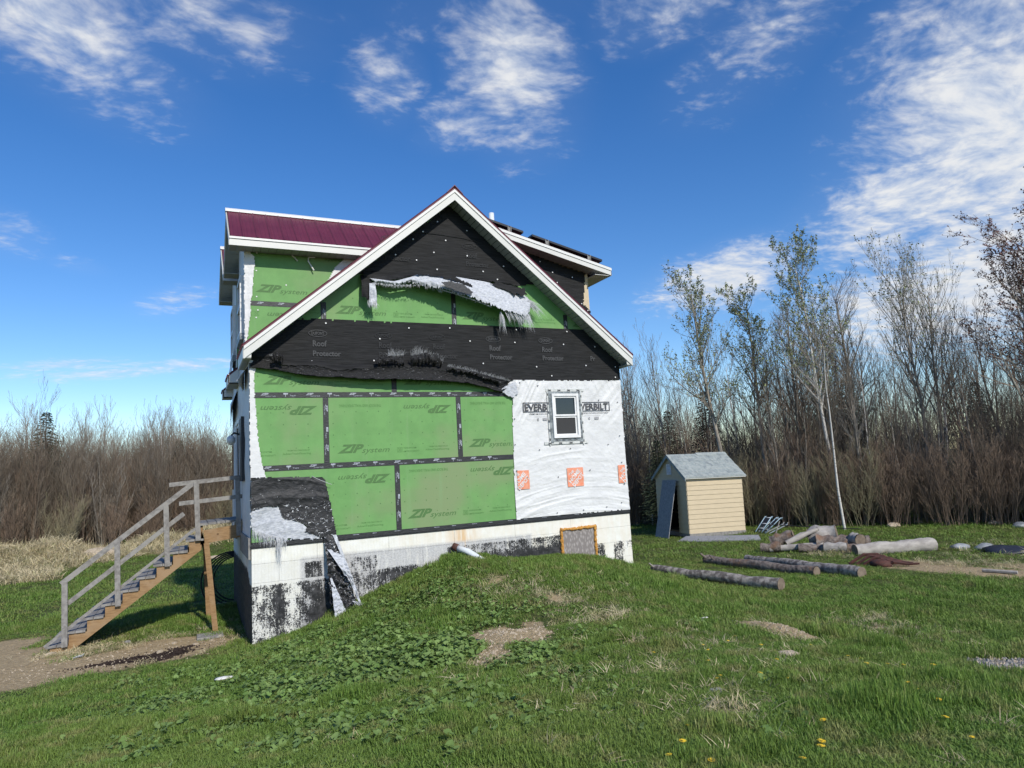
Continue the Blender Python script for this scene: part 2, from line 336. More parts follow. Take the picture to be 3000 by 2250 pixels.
class MB:
    def __init__(s): s.v = []; s.f = []; s.mi = []
    def add(s, vs, fs, mi=0):
        k = len(s.v); s.v += [tuple(v) for v in vs]; s.f += [tuple(i+k for i in f) for f in fs]; s.mi += [mi]*len(fs); return s
    def box(s, x0, x1, y0, y1, z0, z1, mi=0):
        vs = [(x, y, z) for z in (z0, z1) for y in (y0, y1) for x in (x0, x1)]
        return s.add(vs, [(0, 2, 3, 1), (4, 5, 7, 6), (0, 1, 5, 4), (2, 6, 7, 3), (0, 4, 6, 2), (1, 3, 7, 5)], mi)
    def beam(s, p0, p1, w, h, up=(0, 0, 1), mi=0):
        """w across, h along 'up'"""
        p0 = Vector(p0); p1 = Vector(p1); d = (p1-p0).normalized(); up = Vector(up)
        x = d.cross(up).normalized(); u = x.cross(d).normalized()
        vs = [p+x*a*w/2+u*b*h/2 for p in (p0, p1) for b in (-1, 1) for a in (-1, 1)]
        return s.add(vs, [(0, 1, 3, 2), (4, 6, 7, 5), (0, 4, 5, 1), (2, 3, 7, 6), (0, 2, 6, 4), (1, 5, 7, 3)], mi)
    def prism(s, poly, a0, a1, axis='y', mi=0):
        """poly in the two other axes; extruded from a0 to a1"""
        n = len(poly)
        def P(u, v, a): return (u, a, v) if axis == 'y' else ((a, u, v) if axis == 'x' else (u, v, a))
        vs = [P(u, v, a0) for u, v in poly]+[P(u, v, a1) for u, v in poly]
        fs = [tuple(range(n)), tuple(range(2*n-1, n-1, -1))]+[(i, i+n, (i+1) % n+n, (i+1) % n) for i in range(n)]
        return s.add(vs, fs, mi)
    def tube(s, pts, rad, sides=6, cap=True, mi=0, jit=0):
        pts = [Vector(p) for p in pts]; k = len(s.v); n = len(pts)
        for i, p in enumerate(pts):
            d = (pts[min(i+1, n-1)]-pts[max(i-1, 0)])
            if d.length < 1e-9: d = Vector((0, 0, 1))
            d.normalize(); a = d.cross(Vector((.31, .17, .93)) if abs(d.z) < .9 else Vector((1, .1, 0))).normalized(); b = d.cross(a)
            r = rad[i] if hasattr(rad, '__len__') else rad
            for j in range(sides):
                t = 2*math.pi*j/sides; rr = r*(1+random.uniform(-jit, jit))
                q = p+a*math.cos(t)*rr+b*math.sin(t)*rr; s.v.append((q.x, q.y, q.z))
        for i in range(n-1):
            for j in range(sides):
                j2 = (j+1) % sides
                s.f.append((k+i*sides+j, k+i*sides+j2, k+(i+1)*sides+j2, k+(i+1)*sides+j)); s.mi.append(mi)
        if cap:
            s.f.append(tuple(k+j for j in reversed(range(sides)))); s.f.append(tuple(k+(n-1)*sides+j for j in range(sides))); s.mi += [mi, mi]
        return s
    def grid(s, P, mi=0):
        """P: rows of equal-length point lists"""
        k = len(s.v); nr = len(P); nc = len(P[0])
        for row in P: s.v += [tuple(q) for q in row]
        for i in range(nr-1):
            for j in range(nc-1):
                a = k+i*nc+j; s.f.append((a, a+1, a+nc+1, a+nc)); s.mi.append(mi)
        return s
    def mesh(s, name, mats, smooth=False):
        me = bpy.data.meshes.new(name); me.from_pydata(s.v, [], s.f)
        for m in (mats if isinstance(mats, (list, tuple)) else [mats]): me.materials.append(m)
        if any(s.mi): me.polygons.foreach_set('material_index', s.mi)
        if smooth: me.polygons.foreach_set('use_smooth', [True]*len(me.polygons))
        me.update(); return me
    def build(s, name, mats, parent=None, smooth=False, local=False):
        return link_mesh(name, s.mesh(name, mats, smooth), None, parent, local)

def vnoise(x, y, seed=0):
    xi = np.floor(x); yi = np.floor(y); fx = x-xi; fy = y-yi
    fx = fx*fx*(3-2*fx); fy = fy*fy*(3-2*fy)
    def h(a, b):
        v = np.sin(a*127.1+b*311.7+seed*74.7)*43758.5453; return v-np.floor(v)
    return (h(xi, yi)*(1-fx)+h(xi+1, yi)*fx)*(1-fy)+(h(xi, yi+1)*(1-fx)+h(xi+1, yi+1)*fx)*fy
def fbm(x, y, o=4, seed=0):
    r = 0; a = .5
    for i in range(o): r = r+a*vnoise(x*2**i, y*2**i, seed+i); a *= .5
    return r
def inpoly(x, y, poly):
    r = np.zeros(x.shape, bool); n = len(poly)
    for i in range(n):
        x0, y0 = poly[i]; x1, y1 = poly[(i+1) % n]
        if y0 == y1: continue
        c = ((y0 > y) != (y1 > y)) & (x < (x1-x0)*(y-y0)/(y1-y0)+x0); r ^= c
    return r
def sheet(name, poly, off, m, parent, cell=.02, jag=.015, holes=(), seed=0, axis='y', base=0.0, attrs=None):
    """a sheet of fabric in the x-z plane (or y-z plane), cut to poly with a ragged edge; off(u, v) is how far it stands off"""
    P = np.array(poly); u0, v0 = P.min(0)-.02; u1, v1 = P.max(0)+.02
    nu = int((u1-u0)/cell)+1; nv = int((v1-v0)/cell)+1
    U, V = np.meshgrid(u0+np.arange(nu+1)*cell, v0+np.arange(nv+1)*cell)
    cu = (U[:-1, :-1]+U[1:, 1:])/2; cv = (V[:-1, :-1]+V[1:, 1:])/2
    ju = cu+jag*(fbm(cu*30, cv*30, 2, seed)-.37)*3; jv = cv+jag*(fbm(cu*30+9, cv*30, 2, seed+5)-.37)*3
    keep = inpoly(ju, jv, poly)
    for h in holes: keep &= ~inpoly(ju, jv, h)
    D = off(U, V)+np.zeros(U.shape)
    idx = np.arange(U.size).reshape(U.shape)
    F = np.stack([idx[:-1, :-1][keep], idx[:-1, 1:][keep], idx[1:, 1:][keep], idx[1:, :-1][keep]], 1)
    used = np.unique(F); rm = -np.ones(U.size, int); rm[used] = np.arange(len(used)); F = rm[F]
    if axis == 'y': X = np.stack([U.ravel(), base-D.ravel(), V.ravel()], 1)[used]
    else: X = np.stack([base-D.ravel(), U.ravel(), V.ravel()], 1)[used]; F = F[:, ::-1]
    me = bpy.data.meshes.new(name); me.from_pydata(X.tolist(), [], F.tolist()); me.materials.append(m)
    me.polygons.foreach_set('use_smooth', [True]*len(me.polygons))
    for k, fn in (attrs or {}).items():
        a = me.attributes.new(k, 'FLOAT', 'POINT'); a.data.foreach_set('value', np.clip(fn(U, V).ravel()[used], 0, 1).astype(float))
    return link_mesh(name, me, None, parent)
def resample(pl, n):
    pl = [Vector(p) for p in pl]; L = [0]
    for a, b in zip(pl, pl[1:]): L.append(L[-1]+(b-a).length)
    out = []
    for i in range(n):
        s = L[-1]*i/(n-1); k = 0
        while k < len(pl)-2 and L[k+1] < s: k += 1
        d = L[k+1]-L[k] or 1; out.append(pl[k].lerp(pl[k+1], (s-L[k])/d))
    return out
def ribbon(name, top, bot, m, parent, n=80, rows=8, bulge=0.0, noise=.01, seed=1, edge=0.0):
    """cloth between two 3-d lines"""
    A = resample(top, n); B = resample(bot, n); rnd = random.Random(seed); mb = MB(); g = []
    je = [rnd.uniform(-edge, edge) for _ in range(n)]
    for i in range(rows):
        t = i/(rows-1); row = []
        for j in range(n):
            p = A[j].lerp(B[j], t)
            q = float(vnoise(np.array(j*.22), np.array(i*.5), seed))-.5
            p = p+Vector((0, -math.sin(t*math.pi)*bulge-q*noise*2*(.3+t), je[j]*t**2+q*noise*t))
            row.append(p)
        g.append(row)
    mb.grid(g); return mb.build(name, m, parent, True)
def fray(mb, pts, n, length, direc, spread=.3, w=.004, seed=0):
    rnd = random.Random(seed); P = resample(pts, 60)
    for i in range(n):
        p = P[rnd.randrange(60)]+Vector((rnd.uniform(-.01, .01), rnd.uniform(-.02, .02), rnd.uniform(-.01, .01)))
        d = (Vector(direc)+Vector([rnd.uniform(-spread, spread) for _ in range(3)])).normalized(); L = length*rnd.uniform(.3, 1)
        a = d.cross(Vector((0, 1, 0))).normalized()*w*rnd.uniform(.5, 1.2); q = p+d*L*.55; r = p+d*L+Vector((0, 0, -L*.25))+Vector((rnd.uniform(-1, 1), 0, rnd.uniform(-1, 1)))*L*.15
        mb.add([p-a, p+a, q+a*.7, q-a*.7, r], [(0, 1, 2, 3), (3, 2, 4)])

# lettering -----------------------------------------------------------
_txt = {}
def text_data(s, shear=0.0, bold=0.0, res=2):
    k = (s, shear, bold)
    if k not in _txt:
        c = bpy.data.curves.new('lettering', 'FONT'); c.body = s; c.size = 1; c.shear = shear; c.offset = bold; c.resolution_u = res
        o = bpy.data.objects.new('lettering', c); COL.objects.link(o)
        dg = bpy.context.evaluated_depsgraph_get(); dg.update()
        me = bpy.data.meshes.new_from_object(o.evaluated_get(dg))
        v = np.empty(len(me.vertices)*3); me.vertices.foreach_get('co', v); v = v.reshape(-1, 3)[:, :2]
        f = [tuple(p.vertices) for p in me.polygons]
        bpy.data.objects.remove(o); bpy.data.curves.remove(c); bpy.data.meshes.remove(me)
        lo = v.min(0); hi = v.max(0); _txt[k] = ((v-lo)/(hi-lo), f)
    return _txt[k]
def put_text(mb, s, x0, z0, w, h, y=-.003, rot=0, shear=0.0, bold=0.0, off=None, vertical=False, mi=0, clip=None):
    """fit text into the box (x0, z0, w, h) on a wall facing -y; rot 180 turns it upside down; vertical reads downwards"""
    v, f = text_data(s, shear, bold)
    u = v.copy()
    if rot == 180: u = 1-u
    if rot == 'diag': pass
    if vertical: u = np.stack([u[:, 1], 1-u[:, 0]], 1)
    X = x0+u[:, 0]*w; Z = z0+u[:, 1]*h
    if clip is not None:
        keep = [q for q in f if clip(np.mean(X[list(q)]), np.mean(Z[list(q)]))]; f = keep
    Y = np.full(len(X), y) if off is None else y-off(X, Z)
    mb.add(np.stack([X, Y, Z], 1).tolist(), f, mi)
def put_text_aff(mb, s, o, eu, ev, y, shear=0.0, bold=0.0, mi=0, clip=None):
    v, f = text_data(s, shear, bold); X = o[0]+v[:, 0]*eu[0]+v[:, 1]*ev[0]; Z = o[1]+v[:, 0]*eu[1]+v[:, 1]*ev[1]
    if clip is not None: f = [q for q in f if clip(np.mean(X[list(q)]), np.mean(Z[list(q)]))]
    mb.add(np.stack([X, y(X, Z) if callable(y) else np.full(len(X), y), Z], 1).tolist(), f, mi)

# ------------------------------------------------------------------ terrain
CP=[(-.9,-12,-.66),(-4,-12,-.78),(3,-12,-.7),(8,-12,-1.0),(-10,-12,-1.15),(15,-12,-1.4),
(-.5,-7.5,-.86),(1,-8,-.8),(3,-8.8,-.84),(5,-8.5,-1.0),(-3,-6.5,-1.1),(0,-5,-1.14),(2,-5,-1.05),(4,-5,-1.05),(6,-5.5,-1.3),(8.5,-6,-1.45),
(-3,-3,-1.42),(-1,-2.6,-1.4),(1,-2.6,-1.2),(2.6,-2.4,-.95),(4.2,-2.2,-.84),(5.8,-2.2,-1.0),(7,-2.6,-1.28),(8.5,-2.5,-1.42),
(-1.2,-.8,-1.55),(0,-.5,-1.54),(0,0,-1.57),(.64,0,-1.46),(1.3,0,-1.27),(1.9,0,-1.03),(2.33,0,-.86),(3,0,-.65),(3.5,0,-.50),(4.2,0,-.66),(5,0,-.72),(5.65,0,-.75),(6.35,0,-.88),(6.9,0,-1.02),(7.3,0,-1.2),(4.6,-.4,-.72),(5.7,-.4,-.78),
(3.4,-1,-.62),(4.5,-1,-.72),(5.6,-1,-.82),(6.8,-1,-1.12),(2,-1,-.98),(1,-1,-1.3),(8,0,-1.36),(8,-1,-1.4),(9.5,1,-1.5),(8.5,3,-1.5),(12,-3,-1.5),(11,-6,-1.5),(10,4,-1.55),(15,6,-1.6),(20,0,-1.6),(20,12,-1.6),(18,-6,-1.6),(25,-8,-1.6),
(-3,2,-1.6),(-1,1.9,-1.6),(-.2,2,-1.62),(-1.5,3.8,-1.5),(-.4,4,-1.55),(-2.8,4.2,-1.62),(-1,5.5,-1.6),(-5,6,-1.66),(-6,0,-1.6),(-6,-5,-1.4),(-10,-3,-1.5),(-5,12,-1.72),(2,14,-1.72),(-12,12,-1.75),(10,12,-1.65),(4,6,-1.6),(4,3,-1.6),(1,-.0,-1.36),
(30,20,-1.7),(-25,25,-1.7),(0,35,-1.7),(30,-20,-1.6),(-20,-15,-1.5),(0,-20,-.8),(40,5,-1.7),(15,30,-1.7),(-30,5,-1.6)]
def _f(r): return np.where(r>1e-9,r*r*np.log(np.maximum(r,1e-9)),0)
_P=np.array(CP,float); _A=_P[:,:2]; _n=len(_A)
_K=_f(np.linalg.norm(_A[:,None]-_A[None],axis=2))+np.eye(_n)*.15
_Q=np.c_[np.ones(_n),_A]
_M=np.zeros((_n+3,_n+3));_M[:_n,:_n]=_K;_M[:_n,_n:]=_Q;_M[_n:,:_n]=_Q.T
_W=np.linalg.solve(_M,np.r_[_P[:,2],0,0,0])
def terrain(x,y):
    x=np.asarray(x,float);y=np.asarray(y,float);s=x.shape;x=x.ravel();y=y.ravel();o=np.empty(len(x))
    for i in range(0,len(x),20000):
        a=x[i:i+20000];b=y[i:i+20000]
        r=np.hypot(a[:,None]-_A[:,0],b[:,None]-_A[:,1])
        o[i:i+20000]=_f(r)@_W[:_n]+_W[_n]+_W[_n+1]*a+_W[_n+2]*b
    R=np.hypot(x-3,y-4);t=np.clip((R-22)/10,0,1);t=t*t*(3-2*t)
    o=o*(1-t)+-1.7*t
    # straw berm behind the left lawn
    d=(y-(23.5+.12*x))/2.3; e=np.clip((3.5-x)/4,0,1)
    o=o+(.62+.34*np.sin(x*.75+1.2)+.20*np.sin(x*1.9))*np.exp(-d*d)*e
    return o.reshape(s)
def TZ(x, y): return float(terrain(x, y))
def axis_ticks(a, b, step, far, g=1.13):
    t = list(np.arange(a, b+1e-6, step)); d = step; x = t[-1]
    while x < far: d *= g; x += d; t.append(x)
    d = step; x = t[0]
    while x > -far: d *= g; x -= d; t.insert(0, x)
    return np.array(t)
def blob(X, Y, cx, cy, rx, ry, rot=0):
    c, s = math.cos(R(rot)), math.sin(R(rot)); x = X-cx; y = Y-cy
    u = (x*c+y*s)/rx; v = (-x*s+y*c)/ry; return np.exp(-(u*u+v*v)*.9)
DIRT = [(-2.9, .45, 1.8, .9, 8), (-1.5, .9, 1.5, .85, 10), (-4.6, 1.6, 2.4, 1.9, 0), (-7, 2, 3, 2.4, 0), (-1.2, 1.5, .9, .5, 0), (-4.0, 3.4, 1.2, .9, 0),
        (2.62, -4.1, .60, .46, -40), (2.15, -4.7, .30, .55, -25), (3.0, -3.95, .2, .5, -30), (3.45, -1.75, .55, .2, 20), (3.95, -2.9, .3, .3, 0), (4.15, -4.0, .28, .16, 0), (3.2, -2.3, .25, .2, 0),
        (5.72, -5.35, .20, .75, 8), (4.32, -5.45, .45, .3, 0), (7.84, -4.98, .2, .14, 0), (7.45, -5.6, .22, .35, 30), (6.95, -6.4, .2, .45, 20), (2.69, -7.9, .3, .2, 0), (3.4, -7.2, .25, .2, 0),
        (13.0, -3.2, .8, 2.2, 8), (13.4, -1.6, .4, .9, 0), (14.2, -4.5, 1.2, 2, 0), (-.2, 5.0, .8, .5, 0), (-2.6, 5.2, .9, .3, 0), (-3.4, 3.6, .6, .3, 0), (-3.4,7.4,.5,.2,0)]
DIRTW = [1, 1, 1, 1, .9, .8, 1, .8, .8, .62, .62, .55, .5, .95, .55, .8, .85, .75, .55, .5, .85, .8, .7, .6, .6, .5,.5]
GRAVEL = [(6.3, -7.65, .45, .5, 0), (5.9, -7.9, .35, .3, 0), (6.9, -7.9, .6, .5, 0)]
SOIL = [(-1.45, .62, .72, .27, 14), (-2.15, .55, .35, .06, 8), (-1.0, .95, .28, .08, 30), (-1.35, .30, .3, .09, 30)]
STRAW = [(-6, 22.5, 8, 2.8, 5), (-9.5, 18.5, 4.5, 3.4, 0), (-3.2, 21.8, 3.6, 1.8, 0), (-1.0, 23.6, 3, 1.5, 0), (-14, 19, 8, 6, 0), (13.7, -2.3, .35, .4, 0), (14.2, .3, .5, .25, -20), (-2.7, 1.6, .5, .2, 0), (2.1,26,4,3,0)]
def masks(X, Y):
    d = np.zeros(np.shape(X)); g = d.copy(); so = d.copy(); st = d.copy()
    for b, w in zip(DIRT, DIRTW): d = np.maximum(d, blob(X, Y, *b)*w*1.05)
    # the worn yard runs along the foot of the near slope
    for b in GRAVEL: g = np.maximum(g, blob(X, Y, *b))
    for b in SOIL: so = np.maximum(so, blob(X, Y, *b))
    for b in STRAW: st = np.maximum(st, blob(X, Y, *b))
    return d, g, so, st
def build_ground():
    xs = axis_ticks(-8, 16, .12, 500); ys = axis_ticks(-10, 9, .12, 500)
    X, Y = np.meshgrid(xs, ys)
    Z = terrain(X, Y)
    near = np.clip(1-np.hypot(X-3, Y+3)/28, 0, 1)
    Z = Z+near*((fbm(X*1.1, Y*1.1, 4, 3)-.47)*.07+(fbm(X*5, Y*5, 2, 8)-.37)*.025)
    # burrow and spoil on the mound, ridge of spoil further right
    Z -= .16*np.exp(-(((X-2.86)/.17)**2+((Y+3.80)/.11)**2)); Z -= .10*np.exp(-(((X-3.25)/.12)**2+((Y+3.55)/.1)**2))
    Z += .06*blob(X, Y, 2.6, -4.15, .35, .22, -40); Z += .13*blob(X, Y, 5.74, -5.3, .16, .55, 8)
    Z -= .05*blob(X, Y, 2.5, -3.1, .5, .3)
    idx = np.arange(X.size).reshape(X.shape)
    F = np.stack([idx[:-1, :-1], idx[:-1, 1:], idx[1:, 1:], idx[1:, :-1]], -1).reshape(-1, 4)
    me = bpy.data.meshes.new('ground'); n = X.size
    me.vertices.add(n); me.vertices.foreach_set('co', np.stack([X, Y, Z], -1).ravel())
    me.loops.add(F.size); me.loops.foreach_set('vertex_index', F.ravel())
    me.polygons.add(len(F)); me.polygons.foreach_set('loop_start', np.arange(0, F.size, 4)); me.polygons.foreach_set('loop_total', np.full(len(F), 4))
    me.update(calc_edges=True); me.polygons.foreach_set('use_smooth', [True]*len(F))
    d, g, so, st = masks(X, Y)
    d = np.maximum(d, 0)
    for k, a in (('dirt', d), ('gravel', g), ('soil', so), ('straw', st)):
        at = me.attributes.new(k, 'FLOAT', 'POINT'); at.data.foreach_set('value', a.ravel())
    o = link_mesh('ground', me, M['ground']); tag(o, kind='structure')
    global GX, GY, GZ; GX, GY, GZ = xs, ys, Z
    return o
build_ground()
def gz(x, y):
    """height of the built ground (bilinear)"""
    x = np.asarray(x, float); y = np.asarray(y, float)
    i = np.clip(np.searchsorted(GX, x)-1, 0, len(GX)-2); j = np.clip(np.searchsorted(GY, y)-1, 0, len(GY)-2)
    u = (x-GX[i])/(GX[i+1]-GX[i]); v = (y-GY[j])/(GY[j+1]-GY[j])
    return (GZ[j, i]*(1-u)+GZ[j, i+1]*u)*(1-v)+(GZ[j+1, i]*(1-u)+GZ[j+1, i+1]*u)*v
def gzf(x, y): return float(gz(x, y))

# ------------------------------------------------------------------ house
W_, D_ = 7.315, 4.88
SL = (6.16-3.12)/3.6575
def roofz(x): return 6.16-SL*abs(x-W_/2)
def clip_poly(poly, a, b, c):
    out = []
    for i in range(len(poly)):
        p, q = poly[i], poly[(i+1) % len(poly)]; dp = a*p[0]+b*p[1]-c; dq = a*q[0]+b*q[1]-c
        if dp <= 0: out.append(p)
        if dp*dq < 0: t = dp/(dp-dq); out.append((p[0]+(q[0]-p[0])*t, p[1]+(q[1]-p[1])*t))
    return out
def gable_clip(poly, drop=.0):
    zt = 6.16-drop
    poly = clip_poly(poly, SL, 1, zt+SL*W_/2)      # right slope: z <= zt - SL (x - w/2)
    return clip_poly(poly, -SL, 1, zt-SL*W_/2) if poly else poly
house = empty('house', (W_/2, D_/2, -1.6), 'unfinished two-storey house clad in green sheathing, torn black underlay and white house wrap', 'house')

def zipstamp(mb, x, z, flip=False, full=True, x0=None, x1=None, y=-.0025):
    """bottom stamp: big word, small warranty box, small maker's line; flipped boards carry it upside down"""
    def cl(a, b): return x0 is None or (x0 <= a <= x1)
    def T(s, u, v, w, h, mi, sh=.35, bo=.02):
        if flip: put_text(mb, s, x-u-w, z-v-h, w, h, y, 180, sh, bo, mi=mi, clip=cl)
        else: put_text(mb, s, x+u, z+v, w, h, y, 0, sh, bo, mi=mi, clip=cl)
    T('ZIP', 0, .02, .46, .15, 0, .45, .045); T('system', .42, -.015, .50, .105, 0, .35, .006)
    if full:
        T('YEAR SYSTEM', 1.17, .06, .24, .026, 1, 0, .01); T('LIMITED WARRANTY', 1.17, .0, .30, .026, 1, 0, .01)
        T('30', 1.075, .012, .06, .06, 1, 0, .02)
        bx, bz = (x-1.06-.09, z-.0-.085) if flip else (x+1.06, z)
        for a in ((bx, bx+.09, bz, bz+.006), (bx, bx+.09, bz+.079, bz+.085), (bx, bx+.006, bz, bz+.085), (bx+.084, bx+.09, bz, bz+.085)):
            if cl((a[0]+a[1])/2, 0): mb.add([(a[0], y, a[2]), (a[1], y, a[2]), (a[1], y, a[3]), (a[0], y, a[3])], [(0, 1, 2, 3)], 1)
        T('FROM THE CREATORS OF', 1.66, .07, .36, .024, 1, 0, .01); T('AdvanTechFlooring', 1.58, .005, .46, .04, 1, 0, .015)
def topstamp(mb, x, z, y=-.0025, x0=None, x1=None):
    def cl(a, b): return x0 is None or (x0 <= a <= x1)
    put_text(mb, 'THE ROOF AND WALL SHEATHING', x, z, .74, .05, y, 180, 0, .015, mi=1, clip=cl)

def build_front_wall():
    gap = .003
    wall = MB(); wall.prism(gable_clip([(0.02, 0), (W_-.02, 0), (W_-.02, 6.5), (.02, 6.5)], .02), .014, .14); wl = wall.build('front_wall', M['woodtan'], house)
    rows = [(0, 1.22, [0, 2.44, 4.88, W_]), (1.22, 2.44, [0, 1.22, 3.66, 6.10, W_]), (2.44, 3.66, [0, 2.44, 4.88, W_]), (3.66, 4.88, [0, 1.22, 3.66, 6.10, W_]), (4.88, 6.16, [1.5, 3.66, 5.9])]
    for ri, (z0, z1, xs) in enumerate(rows):
        for a, b in zip(xs, xs[1:]):
            poly = gable_clip([(a+gap, z0+gap), (b-gap, z0+gap), (b-gap, z1-gap), (a+gap, z1-gap)], .01)
            if len(poly) < 3: continue
            mb = MB(); mb.prism(poly, 0, .012); pn = mb.build('sheathing_panel', M['zip'], house)
            tx = MB()
            # the width that shows, nails
            if ri == 0:
                if a == 0: zipstamp(tx, 0.0+.12, .13, x0=.9, x1=b-.05); zipstamp(tx, 2.32, 1.05, True, False)
                if a == 2.44: zipstamp(tx, 2.60, .20); topstamp(tx, 2.66, 1.03); zipstamp(tx, 4.76, 1.06, True, False, x0=2.5, x1=4.7)
            elif ri == 1:
                if a == 0: zipstamp(tx, 1.08, 2.27, True, False); zipstamp(tx, -1.08, 1.42, x0=.14, x1=1.16)
                if a == 1.22: zipstamp(tx, 1.40, 1.40); topstamp(tx, 1.45, 2.22); zipstamp(tx, 3.52, 2.26, True, False)
                if a == 3.66: zipstamp(tx, 3.82, 1.42, x1=4.72, x0=3.7); topstamp(tx, 3.9, 2.24)
            elif ri == 2:
                if a == 0: zipstamp(tx, .2, 2.60)
                if a == 2.44: zipstamp(tx, 2.62, 2.60)
            elif ri == 3:
                if a == 0: zipstamp(tx, -.9, 3.86, x0=.85, x1=1.16)
                if a == 1.22: zipstamp(tx, 1.42, 3.87)
                if a == 3.66: zipstamp(tx, 3.82, 3.87)
                if a == 6.10: put_text(tx, 'ZIP', 6.26, 3.84, .3, .12, -.0025, 0, .45, .045)
            if tx.f: attach(tx.build('printing', [M['zipink'], M['zipink2']], None), pn)
            # nail heads and drilled dots
            dots = MB(); rnd = random.Random(int(a*10)+ri)
            for i in range(int((b-a)/.2)):
                for j in range(1, 5):
                    u = a+.12+i*.2; v = z0+.12+j*.2
                    if u > b-.1 or v > z1-.1 or v > roofz(u)-.1: continue
                    if rnd.random() < .15: continue
                    r = .007 if (i % 2) else .009
                    dots.add([(u-r, -.0016, v-r), (u+r, -.0016, v-r), (u+r, -.0016, v+r), (u-r, -.0016, v+r)], [(0, 1, 2, 3)])
            if dots.f: attach(dots.build('nail_dots', M['zipink'], None), pn)
    # seam tapes with their white print
    def tape(x0, x1, z0, z1, ink=True):
        mb = MB(); mb.box(x0, x1, -.0065, -.0035, z0, z1); o = mb.build('seam_tape', M['tape'], house); tx = MB()
        if ink:
            if x1-x0 > z1-z0:
                u = x0+.14; k = 0; zc = (z0+z1)/2
                while u < x1-.25:
                    if k % 2 == 0: put_text(tx, 'ZIP', u, zc-.004, .13, .038, -.0072, 0, .4, .05); put_text(tx, 'SYSTEM TAPE', u+.08, zc-.03, .16, .018, -.0072, 0, 0, .01)
                    else:
                        tx.add([(u, -.0072, zc+.008), (u+.075, -.0072, zc+.008), (u+.075, -.0072, zc+.034), (u, -.0072, zc+.034)], [(0, 1, 2, 3)])
                        put_text(tx, 'T', u+.02, zc-.03, .03, .04, -.0072, 0, 0, .05); put_text(tx, 'Tape', u+.10, zc-.028, .1, .03, -.0072, 0, 0, .01)
                    u += .365; k += 1
            else:
                v = z1-.3; k = 0; xc = (x0+x1)/2
                while v > z0+.02:
                    if k % 2 == 0: put_text(tx, 'ZIP', xc-.004, v+.06, .038, .13, -.0072, 0, .4, .05, vertical=True); put_text(tx, 'SYSTEM TAPE', xc-.03, v-.0, .018, .16, -.0072, 0, 0, .01, vertical=True)
                    else:
                        tx.add([(xc+.0, -.0072, v+.05), (xc+.034, -.0072, v+.05), (xc+.034, -.0072, v+.13), (xc, -.0072, v+.13)], [(0, 1, 2, 3)])
                        put_text(tx, 'Tape', xc-.022, v-.06, .03, .1, -.0072, 0, 0, .01, vertical=True)
                    v -= .34; k += 1
        if tx.f: attach(tx.build('printing', M['tapeink'], None), o)
    h = .047
    tape(.02, 4.86, 2.44-h, 2.44+h); tape(.05, 4.78, 1.22-h, 1.22+h)
    tape(1.22-h, 1.22+h, 1.22+h+.003, 2.44-h-.003); tape(3.66-h, 3.66+h, 1.22+h+.003, 2.44-h-.003)
    tape(2.44-h, 2.44+h, .05, 1.22-h-.003); tape(2.44-h, 2.44+h, 2.44+h+.003, 3.0)
    for x in (1.22, 3.66, 6.10): tape(x-h, x+h, 3.70, min(4.7, roofz(x)-.05))
    tape(.0, W_, -.055, .045)
    mb = MB(); mb.beam((-.01, -.012, -.004), (W_, -.012, -.004), .014, .05); mb.build('base_flashing', M['tape'], house)

